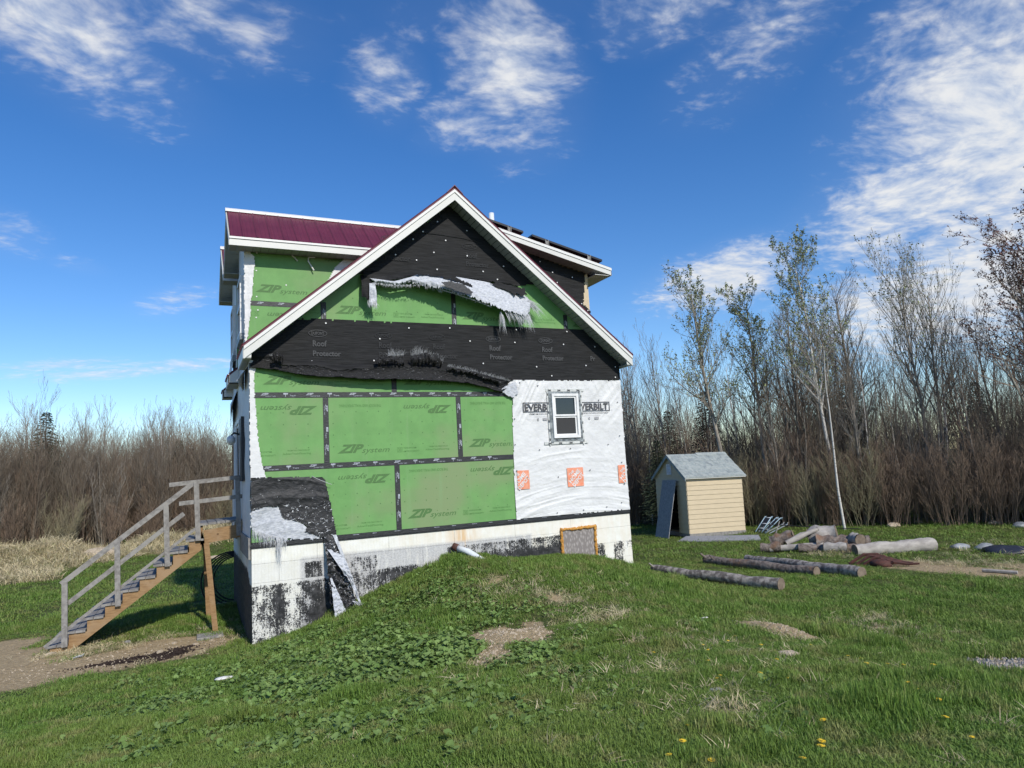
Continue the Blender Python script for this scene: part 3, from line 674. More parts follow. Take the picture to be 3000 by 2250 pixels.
def build_body():
    mb = MB()
    mb.box(.02, .14, .15, D_-.02, -.02, 3.05); mb.build('left_wall', M['woodtan'], house)
    mb = MB(); mb.box(W_-.14, W_, .14, D_, -.02, 3.05); mb.build('right_wall', M['wrap'], house)
    mb = MB(); mb.prism([(0, 0), (W_, 0), (W_, 3.1), (W_/2, 6.12), (0, 3.1)], D_-.12, D_); mb.build('rear_wall', M['wrap'], house)
    mb = MB(); mb.box(.15, W_-.15, .15, D_-.13, -.15, -.03); mb.build('floor', M['woodtan'], house)
    # wrap on the shaded left side
    def off(u, v): return .012+.012*(fbm(u*1.3, v*4, 4, 2)-.4)+.010*np.sin(v*9+3*fbm(u*2, v, 2, 6)*2)*.5
    sheet('side_wrap', [(-.005, -.04), (D_, -.04), (D_, 3.12), (-.005, 3.12)], off, M['wrap'], house, .05, .0, axis='x', seed=4,
          holes=[[(2.35, .0), (3.35, .0), (3.35, 2.15), (2.35, 2.15)]])
    # white wrap folded round the corner on to the front, ragged edge
    def off2(u, v): return .014+.012*np.maximum(0, fbm(u*9, v*3.0, 3, 9)-.3)+.03*np.clip((u-.07)/.1, 0, 1)*fbm(u*2, v*5, 2, 3)
    sheet('corner_wrap', [(-.008, 1.07), (.24, 1.07), (.17, 1.3), (.13, 1.62), (.10, 1.95), (.085, 2.2), (.07, 2.45), (.07, 2.8), (.12, 2.93), (.05, 3.1), (-.008, 3.1)], off2, M['wrap'], house, .012, .012, seed=3)
    sheet('corner_wrap', [(-.008, .28), (.03, .28), (.025, 1.07), (-.008, 1.07)], lambda u, v: .016+0*u, M['wrap'], house, .012, .004, seed=5)
    # loose pieces of wrap hanging off the side wall below the eave
    ribbon('loose_wrap', [(-.02, .15, 2.95), (-.02, .9, 3.05)], [(-.20, .10, 2.72), (-.03, .95, 2.60)], M['wrap'], house, 20, 8, 0, .03, 3, .05)
    ribbon('loose_wrap', [(-.02, 2.9, 2.9), (-.02, 4.7, 3.0)], [(-.16, 2.8, 2.55), (-.05, 4.8, 2.25)], M['wrap'], house, 30, 8, 0, .04, 8, .08)
    ribbon('loose_wrap', [(-.02, 3.6, 4.0), (-.02, 4.8, 3.9)], [(-.10, 3.5, 3.3), (-.17, 4.85, 3.1)], M['wrap'], house, 30, 8, 0, .04, 9, .08)
    # door in the side wall
    mb = MB(); mb.box(.02, .10, 2.37, 3.33, .0, 2.13); dr = mb.build('doorway', M['sheddark'], house)
    mb = MB(); mb.box(-.035, .0, 2.30, 2.38, -.02, 2.2); mb.box(-.035, 0, 3.32, 3.40, -.02, 2.2); mb.box(-.035, 0, 2.30, 3.40, 2.203, 2.28); mb.build('door_frame', M['vinyl'], house)
    mb = MB(); mb.box(-.06, -.015, 3.42, 4.15, .1, 2.1); d = mb.build('door', M['vinyl'], house)
    mb = MB(); mb.box(-.068, -.061, 3.55, 3.75, .9, 1.95); mb.box(-.068, -.061, 3.82, 4.02, .9, 1.95); attach(mb.build('glass_pane', M['glass'], None), d)
    mb = MB(); mb.box(-.07, -.02, 1.12, 1.20, 1.05, 2.2); mb.box(-.05, -.02, 1.2, 1.95, 1.05, 2.2); mb.build('door_strip', M['tape'], house)
    # lamp on the wall
    mb = MB(); mb.tube([(-.02, 2.0, 1.93), (-.14, 2.0, 1.97), (-.19, 2.0, 1.92)], .018, 8); mb.box(-.03, -.01, 1.95, 2.05, 1.86, 2.0)
    lm = mb.build('lamp_arm', M['darkmetal'], house)
    mb = MB(); mb.tube([(-.19, 2.0, 1.92), (-.19, 2.0, 1.88), (-.19, 2.0, 1.80), (-.19, 2.0, 1.74)], [.03, .075, .08, .03], 12); attach(mb.build('lamp_globe', M['vinyl'], None, True), lm)
    # band of weathered board where the siding ends, on the side
    mb = MB(); mb.box(-.045, -.012, .02, 2.0, -.22, .12); mb.build('side_sill_board', M['woodgrey'], house)
    mb = MB(); mb.box(-.04, -.012, 3.4, D_, -.1, .25); mb.build('side_sill_board', M['woodgrey'], house)

def build_fabrics():
    def woff(u, v): return .012+.010*fbm(u*.9, v*6, 4, 11)+.006*fbm(u*5, v*14, 3, 4)
    # lower black band
    sheet('roof_underlay', gable_clip([(-.0, 3.04), (.45, 2.98), (.9, 2.94), (1.5, 2.9), (2.1, 2.98), (2.6, 2.98), (3.3, 2.92), (3.9, 2.82), (4.5, 2.66), (4.75, 2.70), (W_+.01, 2.715), (W_+.01, 3.79), (-.0, 3.765)], .02), woff, M['under'], house, .03, .012, seed=2)
    # upper black triangle
    sheet('roof_underlay', gable_clip([(1.0, 4.62), (2.0, 4.63), (3.0, 4.69), (4.3, 4.67), (5.05, 4.64), (5.45, 4.67), (5.45, 6.3), (1.0, 6.3)], .02), woff, M['under'], house, .03, .012, seed=5)
    mb = MB(); mb.tube([(2.75, -.028, 5.52), (3.3, -.03, 5.53), (3.9, -.028, 5.50), (4.25, -.026, 5.45)], .006, 5); mb.build('lap_edge', M['tape'], house)
    # print on the bands
    def prt(x, z, strong, s=1.0):
        mb = MB(); mi = 0 if strong else 1
        put_text(mb, 'Roof', x, z+.13*s, .24*s, .11*s, -.034, 0, 0, .03, mi=mi); put_text(mb, 'Protector', x, z-.04*s, .48*s, .10*s, -.034, 0, 0, .03, mi=mi)
        put_text(mb, 'DUPONT', x-.02, z+.335*s, .22*s, .06*s, -.034, 0, 0, .03, mi=mi)
        n = 20; ring = []
        for k in range(n):
            a = 2*math.pi*k/n
            ring += [(x+.09*s+.16*s*math.cos(a), -.034, z+.365*s+.062*s*math.sin(a)), (x+.09*s+.15*s*math.cos(a), -.034, z+.365*s+.052*s*math.sin(a))]
        mb.add(ring, [(2*k, 2*k+1, (2*k+3) % (2*n), (2*k+2) % (2*n)) for k in range(n)], mi)
        mb.build('underlay_printing', [M['underink'], M['underink2']], house)
    for i, (x, st) in enumerate([(1.02, 1), (2.18, 0), (3.20, 0), (4.35, 1), (5.50, 1)]): prt(x, 3.15, st)
    prt(3.95, 4.98, 0); prt(2.35, 4.98, 0); 
    mb = MB(); put_text(mb, 'Pr', 6.62, 3.12, .12, .10, -.034, 0, 0, .03); mb.build('underlay_printing', M['underink'], house)
    # cap nails
    rnd = random.Random(4); caps = []
    for x, z in [(1.25, 3.70), (2.2, 3.45), (2.75, 3.67), (3.55, 3.7), (3.95, 3.46), (4.9, 3.46), (6.1, 3.72), (6.0, 3.45), (1.0, 3.02), (2.08, 3.05), (4.2, 3.03), (5.35, 2.98), (6.5, 3.02), (7.22, 3.0), (7.2, 2.78), (5.68, 2.80), (4.95, 3.72), (6.75, 3.42),
                 (3.55, 5.42), (3.3, 5.16), (3.98, 5.15), (4.3, 4.86), (3.35, 4.83), (2.95, 4.98), (2.55, 5.05), (2.3, 5.22), (3.1, 5.55), (4.6, 4.72), (2.9, 5.38), (3.4, 5.78), (4.0, 5.66), (1.95, 4.58), (4.75, 5.0)]:
        mb = MB(); mb.tube([(0, -.004, 0), (0, -.012, 0)], .014, 8)
        caps.append((x, z))
    me = None
    for x, z in caps:
        if me is None: me = mb.mesh('cap_nail', M['vinyl'])
        o = bpy.data.objects.new('cap_nail', me); COL.objects.link(o); o.parent = house
        o.location = (x-house.location.x, -.026-house.location.y, z-house.location.z)
    # lower band: torn lower edge standing off the wall
    fold = [(.0, -.02, 3.06), (.30, -.04, 3.05), (.5, -.08, 2.93), (1.1, -.14, 2.92), (1.43, -.15, 2.84), (2.07, -.16, 2.90), (2.6, -.17, 2.92), (3.33, -.16, 2.86), (3.91, -.13, 2.79), (4.52, -.09, 2.61), (4.78, -.03, 2.70)]
    low = [(.0, -.06, 2.90), (.43, -.12, 2.85), (.88, -.16, 2.75), (1.46, -.18, 2.72), (2.03, -.20, 2.69), (2.61, -.22, 2.69), (3.3, -.20, 2.67), (3.91, -.15, 2.62), (4.52, -.10, 2.47), (4.75, -.03, 2.60)]
    topl = [(x, -.016, z+.12) for x, y, z in fold]
    ribbon('torn_underlay_edge', topl, fold, M['under'], house, 160, 7, .03, .012, 3, .012)
    ribbon('torn_underlay_edge', fold, low, M['crumple'], house, 220, 9, -.03, .022, 7, .006)
    back = [(x, -.03, z+.06) for x, y, z in low]
    ribbon('torn_underlay_edge', low, back, M['under'], house, 80, 4, .0, .01, 9, .0)
    mb = MB()
    # curled-up tufts
    for cx, cz, w, hgt, k in ((2.32, 2.98, .52, .13, 1), (3.0, 2.98, .58, .20, 2), (.42, 3.0, .18, .14, 3), (4.2, 2.72, .7, .07, 4)):
        P = [(cx-w/2, -.20, cz-.04), (cx, -.21, cz), (cx+w/2, -.19, cz-.05)] if k != 4 else [(3.4, -.18, 2.86), (3.9, -.15, 2.78), (4.5, -.10, 2.60)]
        Q = [(p[0], p[1]-.02, p[2]+hgt) for p in P]
        ribbon('torn_underlay_tuft', Q, P, M['crumple'], house, 70, 7, .04, .07, k, .03)
    mb = MB()
    fray(mb, [(2.72, -.22, 3.10), (2.85, -.22, 3.15), (3.3, -.2, 2.98)], 170, .26, (.12, -.15, 1), .35, .003, 2)
    fray(mb, [(2.3, -.22, 3.1), (2.56, -.2, 3.12)], 110, .22, (.15, -.1, 1), .6, .0028, 3)
    fray(mb, [(3.4, -.2, 2.94), (3.9, -.17, 2.86), (4.7, -.08, 2.68)], 300, .11, (.2, -.2, .8), .9, .003, 4)
    fray(mb, [(.3, -.1, 3.1), (.5, -.1, 3.05)], 30, .08, (0, -.2, 1), .7, .004, 5)
    mb.build('fibres', M['darkfray'], house)
    # upper flap: black stub on the left, white lining across, frayed right end
    ribbon('hanging_flap', [(1.93, -.02, 4.70), (2.8, -.02, 4.74), (3.5, -.02, 4.74), (5.05, -.02, 4.70)], [(1.93, -.10, 4.56), (2.3, -.20, 4.47), (2.76, -.24, 4.58), (3.49, -.20, 4.66), (4.3, -.12, 4.64), (5.1, -.05, 4.60)], M['under'], house, 120, 7, .03, .02, 3, .015)
    ribbon('hanging_flap', [(2.02, -.16, 4.53), (2.45, -.22, 4.485), (2.76, -.25, 4.58), (2.95, -.25, 4.66), (3.5, -.22, 4.665), (4.26, -.16, 4.62), (5.03, -.10, 4.50), (5.20, -.12, 4.36)],
           [(2.06, -.18, 4.46), (2.45, -.25, 4.40), (2.76, -.27, 4.47), (3.27, -.34, 4.38), (3.86, -.38, 4.24), (4.26, -.38, 4.12), (4.6, -.38, 3.99), (5.05, -.30, 3.93), (5.22, -.2, 4.12)], M['lining'], house, 200, 14, .04, .016, 6, .03)
    ribbon('hanging_flap_stub', [(1.88, -.03, 4.62), (2.06, -.10, 4.62)], [(1.86, -.18, 4.17), (2.02, -.22, 4.08)], M['under'], house, 12, 10, .05, .03, 5, .02)
    ribbon('hanging_flap_stub', [(2.00, -.2, 4.42), (2.10, -.2, 4.44)], [(1.96, -.22, 3.99), (2.12, -.22, 4.03)], M['lining'], house, 12, 10, .03, .05, 8, .04)
    # black sheet before the lining, painting in the shade of a torn opening
    sheet('dark_hole_patch', [(3.28, 4.46), (3.45, 4.50), (3.72, 4.44), (3.9, 4.32), (3.86, 4.26), (3.6, 4.31), (3.36, 4.39)], lambda u, v: .43+.0*u, M['tape'], house, .012, .015, seed=8)
    sheet('torn_patch', [(4.35, 4.58), (4.6, 4.60), (5.1, 4.52), (5.12, 4.38), (5.0, 4.34), (4.92, 4.42), (4.85, 4.34), (4.78, 4.43), (4.55, 4.50)], lambda u, v: .25-.1*(v-4.4)*3+.0*u, M['under'], house, .012, .02, seed=9)
    sheet('torn_patch', [(2.65, 4.66), (3.2, 4.70), (3.55, 4.64), (3.9, 4.50), (3.95, 4.44), (3.5, 4.56), (3.2, 4.61), (2.9, 4.60)], lambda u, v: .32+.0*u, M['under'], house, .012, .02, seed=10)
    mb = MB()
    fray(mb, [(4.55, -.31, 4.08), (4.8, -.3, 4.0), (5.05, -.26, 3.97)], 130, .30, (.45, -.05, -.9), .30, .0035, 6)
    fray(mb, [(5.1, -.2, 4.25), (5.2, -.2, 4.3), (5.22, -.2, 4.15)], 80, .44, (.85, 0, -.55), .24, .0035, 7)
    fray(mb, [(4.50, -.3, 4.0), (4.56, -.3, 3.9)], 55, .34, (.05, 0, -1), .20, .004, 8)
    fray(mb, [(5.08, -.25, 3.95), (5.14, -.25, 4.0)], 24, .34, (.35, 0, -1), .08, .005, 9)
    fray(mb, [(1.97, -.22, 4.1), (2.12, -.22, 4.05)], 50, .12, (0, 0, -1), .6, .005, 10)
    fray(mb, [(2.05, -.2, 4.44), (2.45, -.26, 4.40), (2.9, -.27, 4.44)], 160, .06, (0, -.1, -1), .6, .003, 11)
    fray(mb, [(2.9, -.27, 4.44), (3.5, -.28, 4.33), (4.3, -.31, 4.12)], 120, .06, (.2, -.1, -1), .6, .003, 12)
    mb.tube([(3.25, -.3, 4.38), (3.7, -.32, 4.26), (4.0, -.32, 4.18), (4.3, -.32, 4.08)], .008, 4)
    mb.build('fibres', M['fray'], house)
    # the white wrap on the right
    def wroff(u, v):
        rid = lambda a, b, sd: 1-np.abs(2*vnoise(a, b, sd)-1)
        sag = v+.17*((u-6.2)/1.2)**2+.05*fbm(u*2, v*2, 2, 5)
        o = .014+.013*np.clip(1.15-v, 0, 1)*rid(u*1.1, sag*13, 3)**2+.008*np.clip(1.3-v, 0, 1)*rid(u*2.2, sag*27, 9)
        dg = (u-4.8)*.86+(2.7-v)*.5+.04*fbm(u*3, v*3, 2, 4); al = (u-4.8)*.5-(2.7-v)*.86
        o += .024*np.clip(1-((u-5.05)**2+(v-2.45)**2)/.42, 0, 1)*rid(dg*13, al*1.6, 2)**2
        o += .016*np.clip((v-2.3)/.3, 0, 1)*rid((u+.35*v)*9, v*1.5, 8)**2
        dr = (u-6.6)*.7+(2.5-v)*.7
        o += .016*np.clip((u-6.35)/.4, 0, 1)*np.clip((v-1.5)/.5, 0, 1)*rid(dr*11, (u-v)*1.4, 12)**2
        o += .014*np.clip(1-abs(v-1.22)/.22, 0, 1)*rid(u*1.2, sag*9, 1)**2
        o += .010*(fbm(u*7, v*7, 4, 12)-.45)+.007*(rid((u+v)*9, (u-v)*5, 15)-.5)*fbm(u*2,v*2,2,7)
        return np.maximum(.006, o)
    wr = sheet('house_wrap', [(4.60, 2.50), (4.72, 2.66), (4.86, 2.72), (5.6, 2.70), (W_+.006, 2.72), (W_+.006, .03), (4.86, .045), (4.73, .03), (4.72, .6), (4.75, 1.4), (4.77, 2.0), (4.79, 2.38)], wroff, M['wrap'], house, .016, .007, seed=6,
               holes=[[(5.64, 1.55), (6.23, 1.55), (6.23, 2.43), (5.64, 2.43)]])
    sheet('house_wrap_flap', [(4.5, 2.5), (4.62, 2.58), (4.85, 2.68), (4.9, 2.45), (4.77, 2.36)], lambda u, v: .05+.03*fbm(u*12, v*12, 3, 3), M['lining'], house, .012, .02, seed=14)
    def on(X, Z): return wroff(X, Z)+.016
    mb = MB()
    # stamped word in its box, interrupted by the window
    def band(x0, x1, z0, z1, mi=0):
        n = max(2, int((x1-x0)/.03)+1); xs = np.linspace(x0, x1, n); o0 = on(xs, np.full(n, z0)); o1 = on(xs, np.full(n, z1)); k = len(mb.v)
        vs = [(x, -a, z0) for x, a in zip(xs, o0)]+[(x, -a, z1) for x, a in zip(xs, o1)]
        mb.add(vs, [(i, i+1, n+i+1, n+i) for i in range(n-1)], mi)
    clipL = lambda a, b: a < 5.585
    clipR = lambda a, b: a > 6.29
    for (x0, x1) in ((4.99, 5.585), (6.29, 7.0)):
        band(x0, x1, 2.075, 2.088); band(x0, x1, 2.252, 2.265)
    band(4.99, 5.005, 2.088, 2.252); band(6.985, 7.0, 2.088, 2.252)
    put_text(mb, 'EVERBILT', 5.03, 2.10, .74, .135, 0, 0, 0, .03, off=on, clip=clipL)
    put_text(mb, 'EVERBILT', 6.22, 2.10, .74, .135, 0, 0, 0, .03, off=on, clip=clipR)
    put_text(mb, 'PREMIUM NON-WOVEN HOUSEWRAP', 5.13, 2.025, .80, .025, 0, 0, 0, .01, off=on, clip=clipL)
    put_text(mb, 'PREMIUM NON-WOVEN HOUSEWRAP', 6.16, 2.025, .80, .025, 0, 0, 0, .01, off=on, clip=clipR)
    put_text(mb, 'TM', 7.02, 2.08, .04, .02, 0, off=on, mi=1)
    for x in (5.30, 5.42, 6.48, 6.62):
        band(x, x+.03 if x in (5.30, 6.48) else x+.10, 1.905, 1.955, 1)
    band(5.2, 5.56, 1.985, 1.988, 1); band(6.36, 6.78, 1.985, 1.988, 1)
    attach(mb.build('wrap_printing', [M['wrapink'], M['wrapgrey']], None), wr)
    # orange square logos with diagonal stencil lettering
    def logo(cx, cz, s, x0, x1):
        q = MB(); n = 14; xs = np.linspace(max(x0, cx-s/2), min(x1, cx+s/2), n); zs = np.linspace(cz-s/2, cz+s/2, n)
        q.grid([[(x, -float(on(np.array(x), np.array(z))), z) for x in xs] for z in zs])
        c = lambda a, b: x0 < a < x1
        yf = lambda X, Z: -(on(X, Z)+.003)
        u = np.array([.707, .707]); v = np.array([-.707, .707]); C = np.array([cx, cz])
        for txt, L, H, off in (('THE', .13, .055, .09), ('HOME', .33, .085, -.012), ('DEPOT', .33, .085, -.118)):
            o = C-u*L/2+v*(off)
            put_text_aff(q, txt, o, u*L*s/.37, v*H*s/.37, yf, 0, .03, 1, c)
        attach(q.build('wrap_logo', [M['orange'], M['wrap']], None, True), wr)
    logo(4.86, .77, .36, 4.785, 5.2); logo(6.07, .76, .37, 5, 7); logo(7.28, .76, .37, 6, 7.265)
    # window, frame, sashes, flashing tapes
    mb = MB(); mb.box(5.64, 6.23, .0, .08, 1.55, 2.43); 
    wd = MB()
    def frame(m, x0, x1, z0, z1, w, y0, y1):
        m.box(x0, x0+w, y0, y1, z0, z1); m.box(x1-w, x1, y0, y1, z0, z1); m.box(x0+w, x1-w, y0, y1, z0, z0+w); m.box(x0+w, x1-w, y0, y1, z1-w, z1)
    frame(wd, 5.63, 6.24, 1.545, 2.435, .05, -.075, .02); win = wd.build('window', M['vinyl'], house)
    m2 = MB(); frame(m2, 5.683, 6.187, 1.985, 2.382, .032, -.055, -.01); attach(m2.build('upper_sash', M['vinyl'], None), win)
    m2 = MB(); frame(m2, 5.683, 6.187, 1.598, 1.98, .03, -.035, .0); attach(m2.build('lower_sash', M['vinyl'], None), win)
    m2 = MB(); m2.box(5.715, 6.155, -.03, -.025, 2.017, 2.35); attach(m2.build('glass_pane', M['glass'], None), win)
    m2 = MB(); m2.box(5.713, 6.157, -.02, -.015, 1.628, 1.95); attach(m2.build('insect_screen', M['screen'], None), win)
    fl = MB(); fl.box(5.565, 5.627, -.045, -.03, 1.45, 2.50); fl.box(6.243, 6.305, -.045, -.03, 1.45, 2.50); fl.box(5.627, 6.243, -.046, -.031, 2.438, 2.475); fl.box(5.627, 6.243, -.046, -.031, 1.48, 1.542)
    attach(fl.build('flashing_tape', M['flash'], None), win)
    fl = MB(); fl.box(5.537, 5.563, -.040, -.03, 1.40, 2.53); fl.box(6.307, 6.335, -.040, -.03, 1.40, 2.53); fl.box(5.52, 6.40, -.039, -.029, 2.48, 2.535); fl.box(5.42, 6.42, -.039, -.029, 1.425, 1.478)
    attach(fl.build('flashing_tape', M['flash2'], None), win)
    tx = MB()
    for k in range(6): put_text(tx, '3M', 5.537, 1.5+k*.18, .025, .05, -.047, 0, 0, .03, vertical=True); put_text(tx, '3M', 6.308, 1.46+k*.18, .025, .05, -.047, 0, 0, .03, vertical=True); put_text(tx, '3M', 6.26, 1.54+k*.18, .03, .045, -.047, 0, 0, .03, vertical=True)
    for k in range(4): put_text(tx, '3M', 5.56+k*.22, 2.487, .07, .035, -.047, 0, 0, .03); put_text(tx, '3M', 5.50+k*.24, 1.43, .07, .035, -.047, 0, 0, .03); put_text(tx, '3M', 5.66+k*.15, 1.49, .06, .035, -.047, 0, 0, .03)
    attach(tx.build('tape_printing', M['wrapink'], None), win)
    # dark nails on the wrap
    mb = MB()
    for x, z in [(5.3, 1.33), (6.0, 1.33), (6.9, 1.38), (5.68, .78), (6.42, .88), (7.2, 2.25), (7.2, 1.55), (7.2, 1.0), (5.6, .09), (6.2, .10), (6.75, .12), (4.78, 1.45), (4.8, 1.95), (4.78, .95), (6.75, 2.3), (4.95, 2.66), (5.35, 2.6), (7.12, .18), (7.22, .55)]:
        a = float(on(np.array(x), np.array(z))); mb.tube([(x, -a, z), (x, -a-.006, z)], .012, 6)
    mb.build('nail_heads', M['wrapink'], house)
    # tarp at the lower left corner
    def toff(u, v): 
        rid = lambda a, b, sd: 1-np.abs(2*vnoise(a, b, sd)-1)
        sg = v+.30*(u-.55)**2+.05*fbm(u*2, v*2, 2, 3)
        return .03+.028*rid(u*1.3, sg*9, 3)**2*np.clip((v-.35)/.3, .3, 1)+.012*rid((u+v)*7, (u-v)*7, 5)+.009*fbm(u*6, v*7, 4, 8)+.06*np.clip((u-.85-.2*v)/.3, 0, 1)*rid((u-.35*v)*6, v*1.2, 11)
    sheet('black_sheet', [(.0, 1.08), (.5, 1.07), (1.12, 1.035), (1.165, 1.0), (1.2, .82), (1.25, .6), (1.30, .3), (1.34, .06), (1.30, .0), (1.12, .04), (.83, .14), (.86, .25), (.72, .33), (.52, .38), (.46, .45), (.42, .60), (.2, .60), (.0, .55)], toff, M['tarp'], house, .016, .007, seed=21)
    sheet('torn_lining', [(.0, .60), (.2, .64), (.44, .63), (.5, .42), (.75, .33), (.97, .14), (1.1, .02), (.8, .03), (.55, .06), (.42, .03), (.32, .12), (.2, .10), (.0, .28)], lambda u, v: toff(u, v)-.012, M['lining'], house, .014, .03, seed=22)
    mb = MB(); fray(mb, [(.02, -.05, .25), (.3, -.05, .14), (.5, -.05, .08)], 160, .22, (.1, -.05, -1), .35, .003, 13)
    fray(mb, [(.38, -.06, .1), (.44, -.06, .04)], 40, .4, (.02, -.05, -1), .08, .003, 14); mb.build('fibres', M['fray'], house)
    # tail hanging down over the foundation
    ribbon('hanging_tail', [(1.13, -.06, .08), (1.33, -.06, .08)], [(1.19, -.22, -1.17), (1.62, -.36, -1.19)], M['tarp'], house, 26, 60, .06, .08, 31, .04)
    ribbon('torn_lining_strip', [(1.27, -.09, .06), (1.335, -.07, .06)], [(1.60, -.42, -1.02), (1.66, -.40, -1.10)], M['lining'], house, 10, 50, .06, .04, 32, .03)
    ribbon('torn_lining_strip', [(1.16, -.13, -.15), (1.36, -.14, -.2)], [(1.50, -.34, -.75), (1.56, -.34, -.72)], M['lining'], house, 14, 40, .09, .04, 35, .03)
    ribbon('torn_lining_strip', [(1.19, -.22, -.62), (1.215, -.22, -.62)], [(1.22, -.40, -1.28), (1.42, -.40, -1.24)], M['lining'], house, 12, 40, .05, .04, 33, .04)
    mb = MB(); fray(mb, [(1.5, -.42, -1.0), (1.7, -.42, -1.08)], 60, .16, (.7, 0, -.5), .5, .004, 15)
    mb.tube([(.95, -.09, 1.06), (1.05, -.12, 1.0), (1.2, -.1, .93), (1.28, -.08, .9)], .004, 4); mb.build('fibres', M['fray'], house)
build_front_wall(); build_body(); build_fabrics()

def build_foundation():
    cl = np.clip
    def cov(u, v):
        z = v; f = fbm(u*1.3, v*2.5, 4, 17)
        a = cl((-.60-z)/.04, 0, 1)*.60*(u < 1.3)+cl((-.30-z)/.03, 0, 1)*cl((u-.80)/.05, 0, 1)*(u < 1.15)*.62*(z > -.6)
        a += (u >= 1.3)*(u < 2.02)*cl((-.30-z)/.03, 0, 1)*.50
        a += (u >= 2.02)*(u < 3.45)*(cl((-.58-z)/.04, 0, 1)*.50+cl((-.30-z)/.03, 0, 1)*.16)
        a += (u >= 3.3)*(u < 5.66)*cl((-.30-z)/.03, 0, 1)*(.44+.22*cl((u-3.6)/1.2, 0, 1))
        a += (u >= 3.9)*(u < 5.66)*cl((-.52-z)/.04, 0, 1)*.25
        a += (u >= 6.44)*cl((-.58-z)/.02, 0, 1)*(.78*(u < 6.7)+.12*(u >= 6.7)*(u < 6.83)+.72*(u >= 6.83)*(u < 7.12)+.50*(u >= 7.12))
        a -= (u >= 6.98)*cl((-.80-z)/.05, 0, 1)*.35*(u >= 7.08)
        a += .22*cl((-.9-z)/.3, 0, 1)*(u > 1.3)*(u < 3.2)+.22*(u > .95)*(u < 1.5)*cl((-.75-z)/.1, 0, 1)
        a += .20*np.exp(-((u-.40)/.07)**2)*cl((-.62-z)/.02, 0, 1)
        a -= .18*cl((-1.25-z)/.15, 0, 1)*(u < .8)-.25*(f-.47)*(a > .2)*2
        a += .10*(a > .2)*(u < 3.5)
        a -= .24*np.exp(-((u-.63)/.10)**2)*cl((-.6-z)/.02, 0, 1)*(z > -1.3)
        return a
    def covl(u, v):      # shaded left side: black almost to the top towards the back
        lim = -.62+.20*cl((u-.3)/.6, 0, 1); return cl((lim-v)/.05, 0, 1)*1.0
    grey = lambda u, v: (v < -.29)*((u > .75)*.9+.25)*(u < 5.0)*.9+(u > 1.3)*(u < 3.4)*(v < -.3)*.25
    stain = lambda u, v: np.exp(-((u-3.62)/.22)**2)*.8*(v > -.45)+.12*(u > 2.4)
    zs = [-.055, -.30, -.60, -.90, -1.20, -1.50, -1.80]
    for i, (z1, z0) in enumerate(zip(zs, zs[1:])):
        xs = [0]+[x for x in np.arange(.42 if i % 2 else 1.03, W_-.2, 1.22)]+[W_]
        for a, b in zip(xs, xs[1:]):
            segs = [(a, b)]
            if z1 <= -.25 and z0 >= -.91:      # board-covered opening in the wall
                if a < 5.66 < b and i in (1, 2): segs = [(a, 5.66)]+([(6.46, b)] if b > 6.46 else [])
                elif a >= 5.66 and a < 6.46: segs = [(6.46, b)] if b > 6.46 else []
                elif a < 5.66 and b > 6.46: segs = [(a, 5.66), (6.46, b)]
            for s0, s1 in segs:
                if s1-s0 < .02: continue
                mb = MB(); e = .0015
                nx = max(2, int((s1-s0)/.06)+1); nz = max(2, int((z1-z0)/.06)+1)
                us = np.linspace(s0+e, s1-e, nx); vs = np.linspace(z0+e, z1-e, nz)
                mb.grid([[(u, .004, v) for u in us] for v in vs])
                mb.box(s0+e, s1-e, .005, .06, z0+e, z1-e)
                me = mb.mesh('foam_block', M['found']); V = np.array(mb.v)
                for k, fn in (('cov', cov), ('grey', grey), ('stain', stain)):
                    at = me.attributes.new(k, 'FLOAT', 'POINT'); at.data.foreach_set('value', cl(fn(V[:, 0], V[:, 2])+np.zeros(len(V)), 0, 1).astype(float))
                link_mesh('foam_block', me, None, house)
        ys = [0]+list(np.arange(.7 if i % 2 else 1.2, D_, 1.22))+[D_]
        for a, b in zip(ys, ys[1:]):
            mb = MB(); e = .0015
            us = np.linspace(a+(.002 if a else .006), b-e, 12); vs = np.linspace(z0+e, z1-e, 5)
            mb.grid([[(.001, u, v) for u in us[::-1]] for v in vs]); mb.box(.002, .05, us[0], us[-1], z0+e, z1-e)
            me = mb.mesh('foam_block', M['found']); V = np.array(mb.v)
            for k, fn in (('cov', covl), ('grey', lambda u, v: .1+0*u), ('stain', lambda u, v: .5*np.exp(-((u-1.0)/.3)**2))):
                at = me.attributes.new(k, 'FLOAT', 'POINT'); at.data.foreach_set('value', cl(fn(V[:, 1], V[:, 2])+np.zeros(len(V)), 0, 1).astype(float))
            link_mesh('foam_block', me, None, house)
    mb = MB(); mb.box(.065, W_-.001, .065, D_-.05, -2.0, -.06); mb.build('foundation_core', M['greystone'], house)
    mb = MB(); mb.box(W_-.001, W_+.0, .0, D_, -2.0, -.06); 
    # opening closed with strand board, gun foam round it
    mb = MB(); mb.box(5.70, 6.42, -.012, -.0, -.9, -.27); mb.build('opening_board', M['osb'], house)
    mb = MB()
    for P in ([(5.67, -.01, -.95), (5.68, -.02, -.5), (5.67, -.02, -.25)], [(5.66, -.02, -.245), (6.05, -.02, -.25), (6.47, -.02, -.24)], [(6.45, -.02, -.24), (6.44, -.02, -.6), (6.46, -.01, -.95)]):
        Q = resample(P, 26); mb.tube([q+Vector((random.uniform(-.006, .006), 0, random.uniform(-.01, .01))) for q in Q], [random.uniform(.022, .038) for _ in Q], 8)
    mb.build('spray_foam', M['foam'], house, True)
    # drain pipe
    mb = MB(); mb.tube([(3.47, .0, -.36), (3.62, -.28, -.44), (3.82, -.42, -.60), (3.95, -.55, -.72)], .055, 14)
    pp = mb.build('drain_pipe', M['pvc'], house, True)
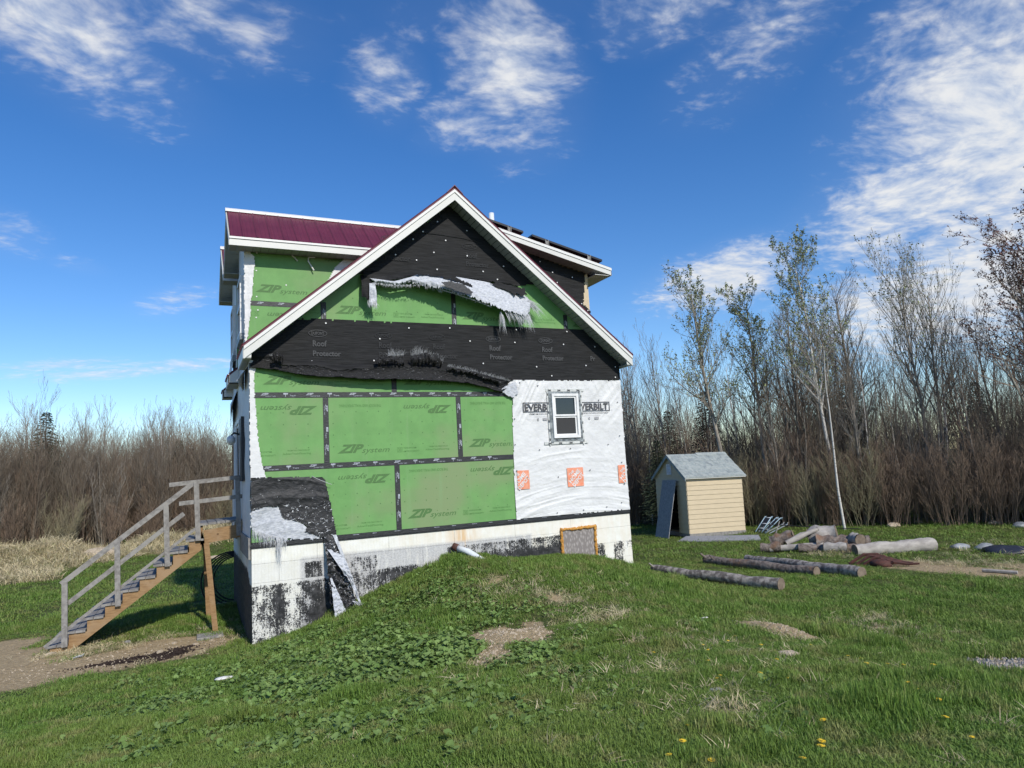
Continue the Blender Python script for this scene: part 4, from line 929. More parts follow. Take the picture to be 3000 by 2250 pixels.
    mb = MB(); mb.tube([(3.44, .01, -.345), (3.50, -.06, -.375)], .066, 14); attach(mb.build('pipe_collar', M['rust'], None, True), pp)
build_foundation()

def ribbed(mb, P0, P1, Q0, Q1, pitch=.23, t=.02, rib=.02):
    """metal sheet between the eave line P0-P1 and the ridge line Q0-Q1 with ribs running up the slope"""
    P0, P1, Q0, Q1 = map(Vector, (P0, P1, Q0, Q1)); n = (P1-P0).cross(Q0-P0).normalized(); n = -n if n.z < 0 else n
    L = (P1-P0).length; k = max(1, round(L/pitch)); prof = []
    for i in range(k+1):
        c = i/k; w = .018/L
        for a, h in ((c-w*1.5, 0), (c-w*.6, 1), (c+w*.6, 1), (c+w*1.5, 0)):
            if 0 <= a <= 1: prof.append((a, h))
        if i < k:
            for f in (.33, .66): prof += [((i+f)/k-w*.5, 0), ((i+f)/k, .28), ((i+f)/k+w*.5, 0)]
    g = [[A.lerp(B, a)+n*(h*rib) for a, h in prof] for A, B in ((P0, P1), (Q0, Q1))]
    mb.grid(g)
    mb.add([P0-n*t, P1-n*t, Q1-n*t, Q0-n*t], [(0, 1, 2, 3)]); mb.add([P0, P1, P1-n*t, P0-n*t], [(0, 1, 2, 3)]); mb.add([Q0, Q1, Q1-n*t, Q0-n*t], [(0, 1, 2, 3)])
    mb.add([P0, Q0, Q0-n*t, P0-n*t], [(0, 1, 2, 3)]); mb.add([P1, Q1, Q1-n*t, P1-n*t], [(0, 1, 2, 3)])
def build_main_roof():
    zr = 6.36; ov = .35; cx = W_/2; xl, xr = -.115, W_+.13
    def rz(x, top=zr): return top-SL*abs(x-cx)
    def slab(y0, y1, xa, side):
        x = xa; xe = cx
        mb = MB(); ribbed(mb, (x, y0, rz(x)), (x, y1, rz(x)), (xe, y0, rz(xe)), (xe, y1, rz(xe)))
        mb.build('roof_slope', M['maroon'], house)
    d1, d2 = (.95, 2.40), (3.28, 4.72)
    slab(-ov-.02, .93, xl-.03, 0); slab(.93, 2.42, .4, 0); slab(2.42, 3.26, xl-.12, 0); slab(3.26, 4.74, .4, 0); slab(4.74, D_+ov, xl-.12, 0)
    slab(-ov-.02, .93, xr+.02, 1); slab(.93, D_+ov, xr-1.4, 1)
    # ridge cap
    mb = MB(); mb.prism([(cx-.16, rz(cx-.16)+.012), (cx, zr+.035), (cx+.16, rz(cx-.16)+.012), (cx+.16, rz(cx-.16)+.03), (cx, zr+.055), (cx-.16, rz(cx-.16)+.03)], -ov-.03, D_+ov); mb.build('ridge_cap', M['maroon'], house)
    # rake boards: an upper trim and a lower, slightly set-back fascia on each slope
    f = .235
    for sgn, xe in ((-1, xl), (1, xr)):
        for a, b, y0, y1, nm, mt in ((.0, .085, -ov-.018, -ov+.02, 'rake_trim', M['trimline']), (.088, f, -ov, -ov+.02, 'rake_board', M['trim'])):
            poly = [(xe, rz(xe)-a), (cx, zr-a), (cx, zr-b), (xe, rz(xe)-b)]
            mb = MB(); mb.prism(poly, y0, y1); mb.build(nm, mt, house)
        # soffit under the overhang: separate vented strips
        n = 44
        for i in range(n):
            t0, t1 = i/n, (i+1)/n-.0035
            xa = xe+(cx-xe)*t0; xb = xe+(cx-xe)*t1; o = f-.02
            mb = MB(); mb.prism([(xa, rz(xa)-o), (xb, rz(xb)-o), (xb, rz(xb)-o+.012), (xa, rz(xa)-o+.012)], -ov+.021, -.002)
            mb.build('soffit_strip', M['soffit'], house)
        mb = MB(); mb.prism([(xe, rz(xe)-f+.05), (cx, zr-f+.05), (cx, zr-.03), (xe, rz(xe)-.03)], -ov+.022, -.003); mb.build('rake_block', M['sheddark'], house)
    # eave returns
    def eave(y0, y1, x0, x1, z):
        mb = MB(); mb.box(min(x0, x1), max(x0, x1), y0, y1, z-.02, z); mb.build('eave_soffit', M['soffit'], house)
        xo = x0; mb = MB(); mb.box(xo-.012, xo+.01, y0, y1, z-.022, z+.17); mb.build('eave_fascia', M['trim'], house)
    zl = rz(xl)-.20
    eave(-ov+.02, .93, xl, -.004, zl); eave(2.42, 3.26, xl-.09, -.004, zl-.03); eave(4.74, D_+ov, xl-.09, -.004, zl-.03); eave(-ov+.02, D_+ov, xr, W_+.004, rz(xr)-.2)
    # end caps of the returns
    for y in (2.42, 4.74):
        mb = MB(); mb.prism([(xl-.10, zl-.05), (-.004, zl-.05), (-.004, rz(0)-.02), (xl-.10, rz(xl-.1)-.02)], y, y+.02); mb.build('return_end', M['trim'], house)

    mb = MB(); mb.prism([(xl, zl-.0), (0.0, zl), (0, rz(0)-.05), (xl, rz(xl)-.04)], -ov+.023, -ov+.04); mb.build('return_end', M['trim'], house)
    mb = MB(); mb.prism([(xr, rz(xr)-.2), (W_, rz(xr)-.2), (W_, rz(W_)-.05), (xr, rz(xr)-.04)], -ov+.023, -ov+.04); mb.build('return_end', M['trim'], house)

def gable_dormer(y0, y1, first):
    """window dormer whose gable is flush with the left wall; ridge runs across the house"""
    yc = (y0+y1)/2; ov = .34; xo = -.27; zr = 6.24; s = .83
    def rz(y): return zr-s*abs(y-yc)
    ye0, ye1 = y0-ov, y1+ov; ze = rz(ye0); xi = 3.5
    for ya in (ye0, ye1):
        mb = MB(); ribbed(mb, (xo, ya, ze), (xi, ya, ze), (xo, yc, zr), (xi, yc, zr), .235); mb.build('dormer_roof', M['maroon'], house)
        sg = 1 if ya == ye0 else -1
        mb = MB(); mb.box(xo, xi, ya-.012*sg if sg > 0 else ya, ya if sg > 0 else ya+.012, ze-.16, ze-.035); mb.build('dormer_fascia', M['trim'], house)
        mb = MB(); mb.box(xo-.004, xi, min(ya-.03*sg, ya-.013*sg), max(ya-.03*sg, ya-.013*sg), ze-.04, ze-.004); mb.build('dormer_gutter_trim', M['trimline'], house)
        # eave soffit strips
        n = 22; a, b = (ya, y0) if sg > 0 else (y1, ya)
        for i in range(n):
            x0_ = xo+(2.7-xo)*i/n; mb = MB(); mb.box(x0_, x0_+(2.7-xo)/n-.006, a+.002, b-.002, ze-.155, ze-.143); mb.build('soffit_strip', M['soffit'], house)
        # rake board and rake soffit strips
        mb = MB(); mb.prism([(ya, ze-.02), (yc, zr-.02), (yc, zr-.16), (ya, ze-.16)], xo-.012, xo+.01, 'x'); mb.build('dormer_rake_board', M['trim'], house)
        n = 12
        for i in range(n):
            u0 = ya+(yc-ya)*i/n; u1 = ya+(yc-ya)*((i+1)/n-.008)
            mb = MB(); mb.prism([(u0, rz(u0)-.15), (u1, rz(u1)-.15), (u1, rz(u1)-.14), (u0, rz(u0)-.14)], xo+.012, .0, 'x'); mb.build('soffit_strip', M['soffit'], house)
    mb = MB(); mb.prism([(yc-.07, zr-.04), (yc, zr+.02), (yc+.07, zr-.04), (yc+.07, zr-.0), (yc, zr+.05), (yc-.07, zr)], xo-.02, xi, 'x'); mb.build('dormer_ridge_cap', M['trimline'], house)
    # gable wall with wrap, near cheek wall in green sheathing
    mb = MB(); mb.prism([(y0+.013, 3.0), (y1-.013, 3.0), (y1-.013, rz(y1)-.1), (yc, zr-.12), (y0+.013, rz(y0)-.1)], -.006, .08, 'x'); mb.build('dormer_wall', M['wrap'], house)
    zt = ze-.142
    panels = [(0, 2.06, 3.05, 4.24), (0, 2.06, 4.245, zt)]
    for (xa, xb, za, zb) in panels:
        mb = MB(); mb.box(max(xa, .0), 2.6, y0, y0+.012, za, zb); pn = mb.build('sheathing_panel', M['zip'], house)
        if first:
            tx = MB()
            if za > 4.2: zipstamp(tx, .18, 4.44, full=False, y=y0-.002); put_text(tx, 'Xsheets', 1.43, 5.12, .52, .10, y0-.002, 180, .3, .02)
            else: zipstamp(tx, 1.3, 4.1, True, True, y=y0-.002, x0=.1, x1=1.2)
            attach(tx.build('printing', [M['zipink'], M['zipink2']], None), pn)
    mb = MB(); mb.box(.02, 2.6, y1-.02, y1, 3.0, zt); mb.build('dormer_wall', M['wrap'], house)
    mb = MB(); mb.box(.09, 2.5, y0+.02, y1-.03, 3.2, zt); mb.build('dormer_core', M['woodtan'], house)
    # window in the gable wall
    mb = MB(); w0, w1 = yc-.42, yc+.42
    for b in ((w0, w0+.06, 3.75, 4.85), (w1-.06, w1, 3.75, 4.85), (w0+.06, w1-.06, 3.75, 3.81), (w0+.06, w1-.06, 4.79, 4.85), (w0+.06, w1-.06, 4.27, 4.32)): mb.box(-.065, -.008, *b)
    wn = mb.build('window', M['vinyl'], house)
    mb = MB(); mb.box(-.03, -.02, w0+.06, w1-.06, 3.81, 4.79); attach(mb.build('glass_pane', M['glass'], None), wn)
    mb = MB(); mb.prism([(w0-.06, 3.62), (w1+.06, 3.62), (w1+.06, 3.74), (w0-.06, 3.74)], -.075, -.008, 'x'); attach(mb.build('sill', M['flash'], None), wn)
    if first:
        off = lambda u, v: .01+.05*np.clip((u-.05)/.1, 0, 1)*fbm(u*3, v*3, 3, 3)+.03*fbm(u*8, v*4, 3, 5)
        sheet('corner_wrap', [(-.01, 5.26), (.05, 5.24), (.17, 5.10), (.165, 4.95), (.14, 4.7), (.13, 4.45), (.09, 4.28), (.10, 4.1), (.07, 3.9), (.03, 3.5), (-.01, 3.4)], off, M['wrap'], house, .012, .012, seed=44, base=y0)
        sheet('loose_wrap', [(1.45, 4.70), (1.62, 5.02), (1.86, 5.26), (2.5, 5.27), (2.5, 4.5)], lambda u, v: .03+.05*fbm(u*3, v*2, 3, 2), M['wrap'], house, .02, .006, seed=45, base=y0)
        mb = MB(); mb.box(.06, 2.5, y0-.004, y0-.001, 4.20, 4.29); tp = mb.build('seam_tape', M['tape'], house)
        tx = MB()
        for k in range(5): put_text(tx, 'ZIP', .2+k*.36, 4.24, .12, .035, y0-.006, 0, .4, .05)
        attach(tx.build('printing', M['tapeink'], None), tp)
        for P in ([(.83, y0-.03, 5.19), (.88, y0-.05, 5.14), (.93, y0-.04, 5.09)], [(1.13, y0-.03, 5.17), (1.12, y0-.05, 5.1), (1.22, y0-.07, 4.92)], [(1.13, y0-.03, 5.18), (1.25, y0-.05, 5.18)], [(.2, y0-.03, 5.22), (.21, y0-.06, 5.17)]):
            mb = MB(); mb.tube(P, .012, 5); mb.build('strap_end', M['vinyl'], house)
        mb = MB()
        for x, z in ((.2, 4.86), (.72, 4.62), (.2, 4.37), (.22, 4.12), (.72, 4.1), (.9, 4.15), (.19, 3.98)): mb.tube([(x, y0-.002, z), (x, y0-.008, z)], .013, 7)
        mb.build('cap_nails', M['vinyl'], house)

def shed_dormer():
    y0, y1 = .95, 3.9; ov = .35; xs = W_+.42
    def z(x): return 6.02-.2424*(x-5.08)
    xa = 3.75
    mb = MB(); ribbed(mb, (xs, y0-ov, z(xs)), (xs, y1+ov, z(xs)), (xa, y0-ov, z(xa)), (xa, y1+ov, z(xa))); mb.build('dormer_roof', M['maroon'], house)
    for a, b, ya, nm, mt in ((.0, .06, y0-ov-.016, 'rake_trim', M['trimline']), (.062, .165, y0-ov, 'rake_board', M['trim'])):
        mb = MB(); mb.prism([(xa, z(xa)-a), (xs+.01, z(xs)-a), (xs+.01, z(xs)-b), (xa, z(xa)-b)], ya, y0-ov+.02); mb.build(nm, mt, house)
    n = 30
    for i in range(n):
        u0 = xa+(xs-xa)*i/n; u1 = xa+(xs-xa)*((i+1)/n)-.005
        mb = MB(); mb.prism([(u0, z(u0)-.16), (u1, z(u1)-.16), (u1, z(u1)-.15), (u0, z(u0)-.15)], y0-ov+.021, y0-.002); mb.build('soffit_strip', M['soffit'], house)
    mb = MB(); mb.box(W_+.002, xs-.002, y0-ov+.021, y1+ov, z(xs)-.17, z(xs)-.16); mb.build('eave_soffit', M['trim'], house)
    mb = MB(); mb.box(xs-.001, xs+.012, y0-ov, y1+ov, z(xs)-.17, z(xs)-.03); mb.build('eave_fascia', M['trim'], house)
    mb = MB(); mb.prism([(3.8, 4.0), (W_, 3.0), (W_, z(W_)-.15), (3.8, z(3.8)-.15)], y0+.01, y1); mb.build('dormer_wall', M['woodtan'], house)
    off = lambda u, v: .008+.012*fbm(u*1.2, v*5, 3, 7)+.012*(np.abs(v-(5.35-.83*(u-5.6)))<.02)
    sheet('roof_underlay', [(4.2, 4.6), (5.0, 4.2), (W_+.004, 3.0), (W_+.004, 4.45), (W_-.16, 4.60), (W_-.10, 5.0), (W_-.06, z(W_)-.16), (4.2, z(4.2)-.16)], off, M['under'], house, .03, .01, seed=61, base=y0)
    mb = MB(); mb.box(W_-.17, W_+.003, y0-.001, y0+.01, 4.4, z(W_)-.16); mb.build('dormer_corner_board', M['shedy'], house)
    mb = MB()
    for x, zz in ((5.6, 5.5), (5.95, 5.35), (6.4, 5.28), (6.5, 5.05), (7.1, 4.6), (7.25, 4.45), (6.1, 5.5), (5.3, 5.55), (6.9, 5.2)): mb.tube([(x, y0-.02, zz), (x, y0-.03, zz)], .014, 7)
    mb.build('cap_nails', M['vinyl'], house)
    return z
build_main_roof(); gable_dormer(.95, 2.40, True); gable_dormer(3.28, 4.72, False); sz = shed_dormer()
mb = MB(); mb.tube([(5.66, 2.4, 5.6), (5.66, 2.4, 7.12)], .062, 14); tag(mb.build('vent_pipe', M['pvc'], None, True), 'white plastic vent pipe standing up from the roof behind the gable', 'vent pipe')
def panel(x0, x1, y0, y1, label, h=.20):
    o = empty('solar_panel', ((x0+x1)/2, (y0+y1)/2, sz((x0+x1)/2)+.1), label, 'solar panel', 'solar panels on the right roof')
    mb = MB(); mb.prism([(x0, sz(x0)+h), (x1, sz(x1)+h), (x1, sz(x1)+h-.045), (x0, sz(x0)+h-.045)], y0, y1); fr = mb.build('frame', M['darkmetal'], o)
    mb = MB(); mb.prism([(x0+.02, sz(x0+.02)+h+.003), (x1-.02, sz(x1-.02)+h+.003), (x1-.02, sz(x1-.02)+h+.001), (x0+.02, sz(x0+.02)+h+.001)], y0+.02, y1-.02); mb.build('cell_glass', M['glass'], o)
    for t in (.2, .8):
        x = x0+(x1-x0)*t
        mb = MB(); mb.box(x-.02, x+.02, y0-.008, y0+.05, sz(x)+.01, sz(x)+h-.04); mb.box(x-.04, x-.025, y0-.012, y0-.001, sz(x)+.045, sz(x)+h-.01); mb.box(x+.03, x+.045, y0-.012, y0-.001, sz(x)+.045, sz(x)+h-.01); mb.build('mounting_clamp', M['greystone'], o)
    for yy in (y0+.2, y1-.2):
        mb = MB(); mb.prism([(x0-.03, sz(x0)+.07), (x1+.03, sz(x1+.03)+.07), (x1+.03, sz(x1+.03)+.03), (x0-.03, sz(x0)+.03)], yy, yy+.04); mb.build('rail', M['darkmetal'], o)
panel(5.84, 7.60, .72, 1.75, 'black solar panel edge-on above the lower end of the right roof')
panel(3.95, 5.63, .72, 1.75, 'black solar panel higher on the right roof, half hidden by the gable')
# ------------------------------------------------------------------ stairs
def build_stairs():
    st = empty('wooden_stairs', (-1.5, 2.3, -1.6), 'weathered grey wooden steps with handrail and landing leading up to the side door', 'stairs')
    ya, yb = 1.93, 3.30; G = M['woodgrey']; T = M['woodtan']
    dx, dz = .2588, .191
    for k in range(9):
        x = -3.03+dx*k; z = -1.47+dz*k
        for j in range(2):
            mb = MB(); xx = x+.15*j; mb.box(xx, xx+.143, ya-.03, yb, z-.036, z); o = mb.build('tread_board', G, st)
    for y in (ya, yb-.06):       # stringers cut in a saw-tooth
        top = []
        for k in range(9):
            x = -3.03+dx*k; z = -1.47+dz*k-.037
            top += [(x+.055, z), (x+.055+dx, z)]
        top += [(-3.03+dx*9-.02, .03), (-.70, .20), (-.70, -.14), (-2.73, -1.64), (-2.98, -1.64)]
        mb = MB(); mb.prism(top, y, y+.038); mb.build('stringer', T, st)
    # deck boards run away from the camera
    for i in range(5):
        x = -.735+i*.147; mb = MB(); mb.box(x, x+.138, ya-.05, 3.35, .29+.012*i*.6, .325+.012*i*.6); mb.build('deck_board', G, st)
    mb = MB(); mb.beam((-.66, ya-.01, .085), (-.045, ya-.01, .145), .038, .235); bm = mb.build('landing_beam', T, st)
    mb = MB(); mb.tube([(-.43, ya-.030, .115), (-.43, ya-.033, .115)], .018, 10); attach(mb.build('knot', M['knot'], None), bm)
    mb = MB(); mb.box(-.72, -.68, ya, 3.3, -.05, .27); mb.build('landing_beam', T, st)
    mb = MB(); mb.beam((-.62, ya, -.03), (-.47, ya-.02, -1.64), .09, .075, (0, 1, 0)); mb.build('support_post', T, st)
    mb = MB(); mb.beam((-.62, 3.2, -.03), (-.55, 3.2, -1.62), .09, .075, (0, 1, 0)); mb.build('support_post', T, st)
    yp = ya-.052
    posts = [((-2.765, -1.51), (-2.785, -.46)), ((-2.005, -.955), (-2.03, .115)), ((-1.25, -.37), (-1.28, .69)), ((-.755, .03), (-.79, 1.09)), ((-.07, .06), (-.09, 1.15))]
    for (x0, z0), (x1, z1) in posts:
        mb = MB(); mb.beam((x0, yp, z0), (x1, yp, z1), .085, .038, (0, 1, 0)); mb.build('rail_post', G, st)
    yr = yp+.04
    for (x0, z0), (x1, z1), y, h in (((-2.84, -.49), (-.85, 1.055), yr, .085), ((-2.74, -.82), (-.99, .53), yr, .075), ((-1.23, 1.055), (.02, 1.135), yr-.08 if False else yr+.001, .075), ((-1.07, .71), (.02, .775), yr+.001, .075), ((-3.05, -1.475), (-.80, .245), yp+.036, .05)):
        mb = MB(); mb.beam((x0, y, z0), (x1, y, z1), .036, h); mb.build('hand_rail', G, st)
build_stairs()
def lump(mb, c, r, seed, flat=.6, n=9, m=6, noise=.25):
    rnd = random.Random(seed); ph = [rnd.uniform(0, 6) for _ in range(6)]
    rx, ry = (r if hasattr(r, '__len__') else (r, r)); rows = []
    for i in range(m+1):
        t = math.pi*i/m; row = []
        for j in range(n+1):
            a = 2*math.pi*j/n
            q = 1+noise*(math.sin(2*a+ph[0]+t)+math.sin(3*a+ph[1])*.6+math.sin(5*a+ph[2]+2*t)*.3)*.6
            row.append((c[0]+rx*math.sin(t)*math.cos(a)*q, c[1]+ry*math.sin(t)*math.sin(a)*q, c[2]+min(rx, ry)*flat*math.cos(t)*(1+.3*noise*math.sin(3*a+ph[3]))))
        rows.append(row)
    mb.grid(rows)
def rock(x, y, r, label, m='stone', group=None, seed=1, flat=.6, lift=.3):
    mb = MB(); lump(mb, (0, 0, 0), r, seed, flat); o = mb.build('stone', M[m]); rr = r if not hasattr(r, '__len__') else min(r)
    o.location = (x, y, gzf(x, y)+rr*flat*lift); return tag(o, label, 'stone', group)
rock(-2.93, 1.78, (.10, .07), 'pale angular stone beside the foot of the wooden steps', seed=3)
rock(-2.62, 1.72, (.12, .06), 'long low stone in front of the bottom stringer', seed=4, flat=.5)
rock(-1.32, .87, (.06, .05), 'small round white stone lying on the dark spilled soil', seed=5)
rock(-1.12, 1.42, .045, 'rounded stone on the dirt above the dark soil', seed=6)
rock(-.80, 1.12, (.05, .035), 'white stone at the right end of the dark soil', seed=7)
rock(-1.86, 2.0, (.055, .05), 'grey stone on the dirt under the middle of the steps', 'greystone', seed=8)
rock(-.55, 1.22, .035, 'small pebble below the concrete slab of the post', seed=9)
rock(4.59, -6.57, (.14, .10), 'pale flat stone in the lawn below the spoil ridge', seed=10, flat=.5)
rock(4.95, -6.75, (.05, .04), 'small pale stone right of the flat stone in the lawn', seed=11)
rock(2.95, -7.38, (.09, .06), 'grey stone in the grass left of the dandelions', 'greystone', seed=12, flat=.6)
rock(2.62, -8.15, (.07, .05), 'grey stone at the lower edge of the bare brown patch', 'greystone', seed=13)
rock(.02, 17.6, (.22, .14), 'pale stone on the lawn behind the coiled hose', seed=14)
rock(1.3, 18.4, (.24, .14), 'grey stone near the foundation on the far lawn', 'greystone', seed=15)
rock(-4.3, 21.8, (.75, .5), 'large tan boulder on the crest of the straw bank', seed=16, flat=.7)
rock(20.2, 3.6, (.25, .18), 'pale stone at the foot of the white leaning birch', 'stone', seed=17)
rock(22.2, 1.6, (.22, .15), 'pale stone at the wood edge right of the birch', 'stone', seed=18)
def simple(name, mb, m, label, cat, group=None, smooth=False): return tag(mb.build(name, m, None, smooth), label, cat, group)
mb = MB(); z = gzf(-.55, 1.6); mb.box(-.78, -.36, 1.42, 1.82, z-.03, z+.045); simple('concrete_slab', mb, M['greystone'], 'grey concrete slab under the leaning support post', 'slab')
mb = MB(); z = gzf(-2.5, 1.32)+.012; mb.add([(-2.58, 1.28, z), (-2.44, 1.26, z+.02), (-2.42, 1.37, z+.03), (-2.56, 1.39, z+.0)], [(0, 1, 2, 3)]); mb.add([(-2.58, 1.28, z-.012), (-2.44, 1.26, z+.008), (-2.42, 1.37, z+.018), (-2.56, 1.39, z-.012)], [(3, 2, 1, 0)]); simple('paper_scrap', mb, M['paper'], 'white scrap of paper on the dirt by the bottom step', 'litter')
mb = MB(); lump(mb, (-.52, -2.55, gzf(-.52, -2.55)+.05), (.13, .05), 30, .35); simple('plastic_scrap', mb, M['paper'], 'white plastic scrap lying among leaves on the near slope', 'litter', smooth=True)
mb = MB(); lump(mb, (5.25, -4.55, gzf(5.25, -4.55)+.06), (.05, .03), 31, .3); simple('paper_scrap', mb, M['paper'], 'tiny pale scrap in the grass below the nearest log', 'litter')
# spilled soil: small crumbs
rnd = random.Random(12); mb = MB()
for i in range(900):
    bx, by, rx, ry, rt = SOIL[rnd.choice([0, 0, 0, 1, 2, 3, 3])]; a, b = rnd.gauss(0, .55)*rx, rnd.gauss(0, .6)*ry; c, s = math.cos(R(rt)), math.sin(R(rt)); x = bx+a*c-b*s; y = by+a*s+b*c
    r = rnd.uniform(.008, .03); z = gzf(x, y); q = [(x+r*math.cos(t+i)*rnd.uniform(.7, 1.2), y+r*math.sin(t+i)*rnd.uniform(.7, 1.2), z-.005) for t in (0, 2.1, 4.2)]+[(x, y, z+r*.9)]
    mb.add(q, [(0, 1, 3), (1, 2, 3), (2, 0, 3)])
tag(mb.build('spilled_soil', M['soil']), 'dark brown soil crumbs spilled on the dirt in front of the steps', kind='stuff')
# pebbles in the spoil and the yard
mb = MB()
for (bx, by, rx, ry, rt), nn, rmax in [(DIRT[0], 260, .025), (DIRT[1], 260, .025), (DIRT[2], 120, .022), (DIRT[6], 330, .026), (DIRT[7], 220, .03), (DIRT[13], 200, .022), (GRAVEL[0], 420, .03), (GRAVEL[1], 160, .025), (GRAVEL[2], 300, .03), (DIRT[16], 60, .02), (DIRT[17], 60, .02), (DIRT[14], 60, .03)]:
    for i in range(nn):
        a, b = rnd.gauss(0, .6)*rx, rnd.gauss(0, .6)*ry; c, s = math.cos(R(rt)), math.sin(R(rt)); x = bx+a*c-b*s; y = by+a*s+b*c
        r = rnd.uniform(.006, rmax); z = gzf(x, y)
        q = [(x+r*math.cos(t+i)*rnd.uniform(.7, 1.2), y+r*math.sin(t+i)*rnd.uniform(.7, 1.2), z-.004) for t in (0, 1.57, 3.14, 4.71)]+[(x, y, z+r*rnd.uniform(.5, .9))]
        mb.add(q, [(0, 1, 4), (1, 2, 4), (2, 3, 4), (3, 0, 4)], 1 if bx > 5.8 and rnd.random() < .6 else 0)
tag(mb.build('pebbles', [M['stone'], M['greystone']]), 'small pale pebbles in the bare dirt patches', kind='stuff')
# coiled hose under the landing
mb = MB()
for k in range(5):
    r = .62-.035*k; c = Vector((-.05+.03*k, 4.75+.03*k, gzf(-.05, 4.75)+.50)); pts = []
    for i in range(22):
        a = R(75+i*12.5); pts.append(c+Vector((r*math.cos(a), .05*k, r*math.sin(a)*1.0)))
    mb.tube(pts, .017, 6)
simple('coiled_hose', mb, M['hose'], 'black coiled hose leaning by the house under the landing', 'hose', smooth=True)

